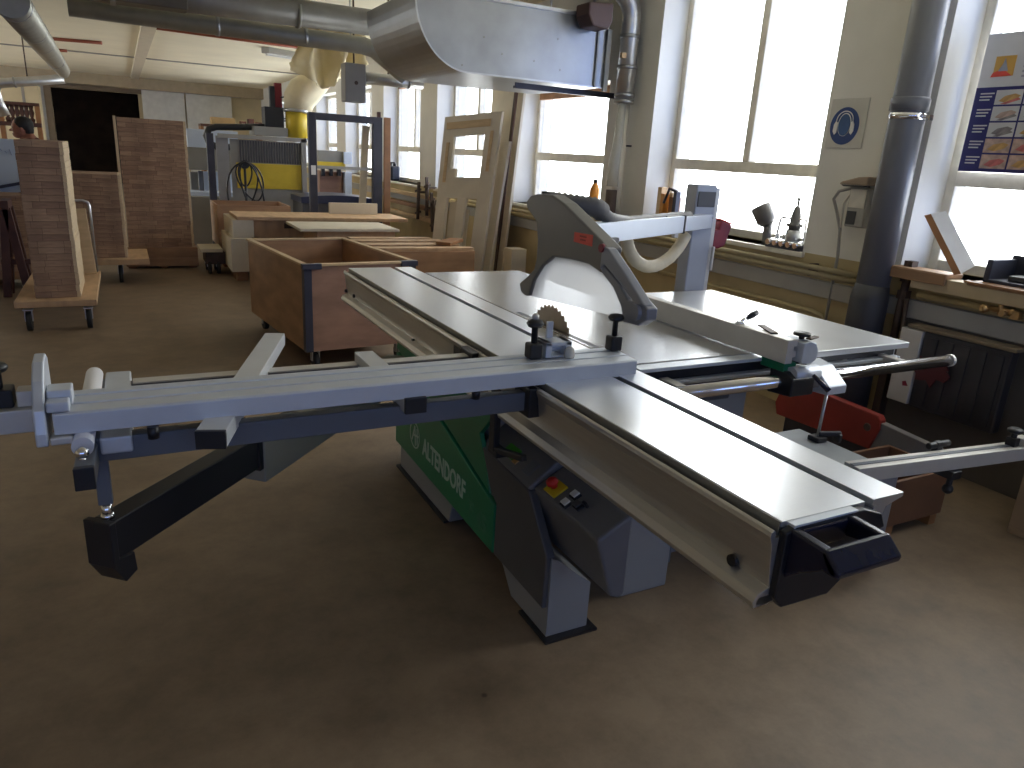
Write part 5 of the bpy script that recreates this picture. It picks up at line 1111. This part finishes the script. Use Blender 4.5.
# leaning door panels and boards between the windows
tl, tr_ = atY(445, 117, 8.45), atY(502, 111, 7.72); q1, q2 = atY(430, 262, 8.32), atY(481, 266, 7.56)
fl_ = q1+(q1-tl)*(q1.z/(tl.z-q1.z)); fr_ = q2+(q2-tr_)*(q2.z/(tr_.z-q2.z)); fl_.z = fr_.z = .004
dp = thing('door_panel', (fl_+fr_)/2, 'cream door blank with two cut openings leaning against the wall pier', 'door panel')
nrm = (fr_-fl_).cross(tl-fl_).normalized()
if nrm.y > 0: nrm = -nrm
def pbox(a0, a1, s0, s1, name, m=m_mdf, t=.04, off=0):
    def pt(a, s): return fl_.lerp(fr_, a).lerp(tl.lerp(tr_, a), s)
    q = [pt(a0, s0), pt(a1, s0), pt(a1, s1), pt(a0, s1)]
    k = B(); k.hexa([p+nrm*off-nrm*t for p in q]+[p+nrm*off for p in q]); return k.build(name, m, dp, .002)
pbox(0, .20, 0, 1, 'stile'); pbox(.76, 1, 0, 1, 'stile')
pbox(.20, .76, 0, .20, 'bottom_rail'); pbox(.20, .76, .53, .65, 'lock_rail'); pbox(.20, .76, .885, 1, 'top_rail')
pbox(.40, .56, .20, .53, 'muntin'); pbox(.24, .42, .20, .51, 'panel_filling', m_pale, .012, -.028); pbox(.56, .62, .22, .47, 'panel_filling', m_pale, .012, -.028)
pbox(.09, .14, .62, .85, 'wood_strip', m_pine, .012, .012); pbox(.86, .91, .68, .90, 'wood_strip', m_pine, .012, .012); pbox(.06, .84, .925, .965, 'wood_strip', m_pine, .012, .012)
pbox(.20, .30, .65, .70, 'cut_step', m_mdf, .04)
def leanboard(name, label, y0, y1, xb, xt, h, m, t=.03):
    k = B(); q = [V((xb, y0, 0)), V((xb, y1, 0)), V((xt, y1, h)), V((xt, y0, h))]; k.hexa(q+[p+V((t, 0, 0)) for p in q]); return tag(k.build(name, m, None, .002), label, 'board')
leanboard('leaning_plank', 'narrow cream plank leaning beside the cut-out door blank', 7.74, 7.54, 3.62, 3.84, 1.72, m_mdf)
leanboard('leaning_plank', 'tall cream board leaning behind the cut-out door blank', 8.25, 7.70, 3.79, 3.955, 2.36, m_mdf)
leanboard('leaning_plank', 'tall brown-edged plank leaning behind the narrow cream one', 7.67, 7.61, 3.76, 3.94, 2.33, m_dkwood)
leanboard('leaning_plank', 'tallest pale plank leaning on the pier by the window reveal', 7.59, 7.46, 3.76, 3.955, 2.40, m_pale)
leanboard('leaning_plank', 'low pale plank leaning under the far sill beside the door blank', 9.62, 9.3, 3.78, 3.84, 1.16, m_pale)
tag(B().box((3.6, 6.88, 0), (3.78, 7.05, .62)).build('pale_box', m_pale, None, .004), 'small pale box standing on the floor below the window by the planks', 'box')
# wooden screw clamps hanging below a far window
for i, (u, v) in enumerate(((418, 200), (427, 196), (433, 212))):
    c = atX(u, v, 3.86); k = B(); k.box((3.86, c.y-.02, c.z+.10), (3.999, c.y+.02, c.z+.13)); k.bar((3.86, c.y, c.z-.28), (3.87, c.y+.05*i, c.z+.26), .03, .04, (1, 0, 0)); k.bar((3.86, c.y-.10, c.z+.16), (3.86, c.y+.10, c.z+.12), .03, .03); k.bar((3.86, c.y-.10, c.z-.16), (3.86, c.y+.08, c.z-.20), .03, .03); k.cyl((3.84, c.y-.09, c.z-.22), (3.84, c.y-.09, c.z+.2), .012)
    tag(k.build('wooden_clamp', m_rust), ['brown screw clamp hanging under the far sill nearest the canister', 'brown screw clamp hanging at the middle of three under the far sill', 'brown screw clamp hanging nearest the door blank under the far sill'][i], 'clamp', 'screw clamps under the far sill')
for i in range(3):
    z = .95-.16*i; k = B(); k.box((3.90, 9.95, z-.06), (3.95, 12.3, z)); k.box((3.95, 10.1, z-.05), (3.999, 10.16, z-.01)); k.box((3.95, 12.1, z-.05), (3.999, 12.16, z-.01)); tag(k.build('stored_batten', [m_pine, m_brnw, m_pine][i], None, .006), ['uppermost', 'middle', 'lowest'][i]+' of the battens stored on brackets under the far windows', 'batten', 'battens stored under the far windows')

# ================================================================== PERSON
hc = atY(22, 128, 10.0)
pe = thing('person', (hc.x, hc.y, 0), 'person with short dark hair in a maroon jumper bending over behind the narrow pile', 'person')
def skinned(name, joints, edges, m, par, root=0):
    me = bpy.data.meshes.new(name); inv = WM[par.name].inverted()
    me.from_pydata([inv @ V(p) for p, r in joints], edges, []); o = bpy.data.objects.new(name, me); C.objects.link(o); o.parent = par; WM[o.name] = WM[par.name].copy()
    md = o.modifiers.new('skin', 'SKIN'); md.use_smooth_shade = True
    for i, (p, r) in enumerate(joints):
        me.skin_vertices[0].data[i].radius = (r, r) if not isinstance(r, tuple) else r; me.skin_vertices[0].data[i].use_root = (i == root)
    s = o.modifiers.new('sub', 'SUBSURF'); s.levels = s.render_levels = 2; me.materials.append(m); return o
hx, hy, hz = hc
SC = hz/1.70
def Q(dx, dy, z): return (hx+dx, hy+dy, z if z >= hz-.2 else z*SC)
# facing -X (to the side), head bowed slightly
J = [(Q(.14, 0, .95), (.16, .11)), (Q(.12, 0, 1.15), (.15, .10)), (Q(.08, 0, 1.36), (.16, .10)), (Q(.05, 0, 1.47), .065), (Q(.03, 0, 1.54), .055), (Q(.0, 0, 1.61), .075), (Q(-.015, 0, hz), .085),
     (Q(.09, .17, 1.40), .06), (Q(.06, .24, 1.14), .047), (Q(-.20, .20, 1.05), .036), (Q(-.28, .19, 1.05), .03),
     (Q(.09, -.17, 1.40), .06), (Q(.06, -.24, 1.14), .047), (Q(-.20, -.20, 1.05), .036), (Q(-.28, -.19, 1.05), .03),
     (Q(.14, .10, .88), .095), (Q(.12, .11, .48), .062), (Q(.15, .11, .08), .042), (Q(.0, .11, .04), .035),
     (Q(.14, -.10, .88), .095), (Q(.12, -.11, .48), .062), (Q(.15, -.11, .08), .042), (Q(.0, -.11, .04), .035)]
Ed = [(0, 1), (1, 2), (2, 3), (3, 4), (4, 5), (5, 6), (2, 7), (7, 8), (8, 9), (9, 10), (2, 11), (11, 12), (12, 13), (13, 14), (0, 15), (15, 16), (16, 17), (17, 18), (0, 19), (19, 20), (20, 21), (21, 22)]
skinned('body', J, Ed, m_skin, pe)
J2 = [((p[0], p[1], p[2]), tuple(x+.014 for x in (r if isinstance(r, tuple) else (r, r)))) for p, r in J]
top_ids = [0, 1, 2, 3, 7, 8, 9, 11, 12, 13]; mp_ = {a: i for i, a in enumerate(top_ids)}
JT = [J2[i] for i in top_ids]; JT[3] = (Q(.055, 0, 1.45), .075)
skinned('jumper', JT, [(mp_[a], mp_[b]) for a, b in Ed if a in mp_ and b in mp_], m_shirt, pe)
leg_ids = [0, 15, 16, 17, 19, 20, 21]; mp_ = {a: i for i, a in enumerate(leg_ids)}
skinned('trousers', [J2[i] for i in leg_ids], [(mp_[a], mp_[b]) for a, b in Ed if a in mp_ and b in mp_], m_jean, pe)
for s in (.11, -.11): skinned('shoe', [(Q(.17, s, .05), .05), (Q(.04, s, .045), .05), (Q(-.07, s, .035), .035)], [(0, 1), (1, 2)], m_blk, pe)
def HQ(dx, dy, dz): return (hx+dx, hy+dy, hz+dz)
k = B(); k.ball(HQ(-.005, 0, .0), .1, 20, (.93, .76, 1.12)); k.ball(HQ(-.045, 0, -.07), .052, 14, (1, .95, .8)); k.tube([HQ(.0, 0, -.05), HQ(.03, 0, -.16)], .052, 14)
k.lathe([(0, .018), (.022, .012), (.034, .005)], HQ(-.09, 0, -.022), (-1, 0, -.25), 10); k.build('head', m_skin, pe)
k = B(); k.ball(HQ(.018, 0, .034), .1, 20, (.98, .86, .92)); k.ball(HQ(.055, 0, -.01), .075, 16, (.75, 1.02, 1.1)); k.build('hair', m_hair, pe)
for s in (.076, -.076): B().ball(HQ(.0, s, -.022), .026, 10, (.8, .4, 1.2)).build('ear', m_skin, pe)
for s in (.03, -.03): B().ball(HQ(-.086, s, .004), .010, 8).build('eye', m_blk, pe)
B().ball(HQ(-.093, 0, -.068), .014, 8, (.4, 1.5, .3)).build('mouth', m_dred, pe)
for s in (.19, -.19):
    for i in range(4):
        z = 1.045+.008*i-.012; k = B(); yb = s+(-.03+.02*i); k.tube([Q(-.27, yb, 1.05), Q(-.32, yb, 1.045), Q(-.345, yb, 1.02), Q(-.35, yb, .995)], [.011, .010, .009, .007], 8); k.build('finger', m_skin, pe)
    k = B(); sg_ = -1 if s > 0 else 1; k.tube([Q(-.25, s+sg_*.03, 1.05), Q(-.285, s+sg_*.05, 1.04), Q(-.30, s+sg_*.055, 1.02)], [.013, .011, .008], 8); k.build('thumb', m_skin, pe)

# ================================================================== LIGHT
wd = bpy.data.worlds.new('world'); sc.world = wd; wd.use_nodes = True
nt = wd.node_tree; bg = nt.nodes['Background']; bg.inputs[1].default_value = 13.0
tc = nt.nodes.new('ShaderNodeTexCoord'); sp_ = nt.nodes.new('ShaderNodeSeparateXYZ'); rp = nt.nodes.new('ShaderNodeValToRGB')
nt.links.new(tc.outputs['Generated'], sp_.inputs[0]); mr = nt.nodes.new('ShaderNodeMapRange'); mr.inputs[1].default_value = -1; mr.inputs[2].default_value = 1
nt.links.new(sp_.outputs[1], mr.inputs[0]); nt.links.new(mr.outputs[0], rp.inputs[0]); nt.links.new(rp.outputs[0], bg.inputs[0])
e = rp.color_ramp.elements; e[0].position = .12; e[0].color = (.08, .128, .28, 1); e[1].position = .5; e[1].color = (.95, .965, .97, 1)
def portal(name, loc, rot, sx, sy):
    l = bpy.data.lights.new(name, 'AREA'); l.shape = 'RECTANGLE'; l.size = sx; l.size_y = sy
    o = bpy.data.objects.new(name, l); C.objects.link(o); o.location = loc; o.rotation_euler = rot; l.cycles.is_portal = True
for i, ((a, b), t) in enumerate(zip(OPEN, TOPS)):
    if i < 8: portal('window_portal', (XG+.1, (a+b)/2, (ZS+t)/2), (0, PI/2, 0), t-ZS, b-a)
for a, b in OB: portal('window_portal', ((a+b)/2, YF-.15, 1.9), (PI/2, 0, 0), b-a, 1.8)
for a, b in OL: portal('window_portal', (XL-.15, (a+b)/2, 1.9), (0, -PI/2, 0), 1.8, b-a)  # portals for the added left wall windows
sc.view_settings.view_transform = 'Standard'; sc.view_settings.look = 'None'; sc.view_settings.gamma = 1; sc.view_settings.use_curve_mapping = False
sc.view_settings.exposure = 0.0
sc.cycles.use_denoising = True; sc.cycles.max_bounces = 10; sc.cycles.diffuse_bounces = 6; sc.cycles.transparent_max_bounces = 12
sc.cycles.sample_clamp_indirect = 6; sc.cycles.caustics_reflective = False
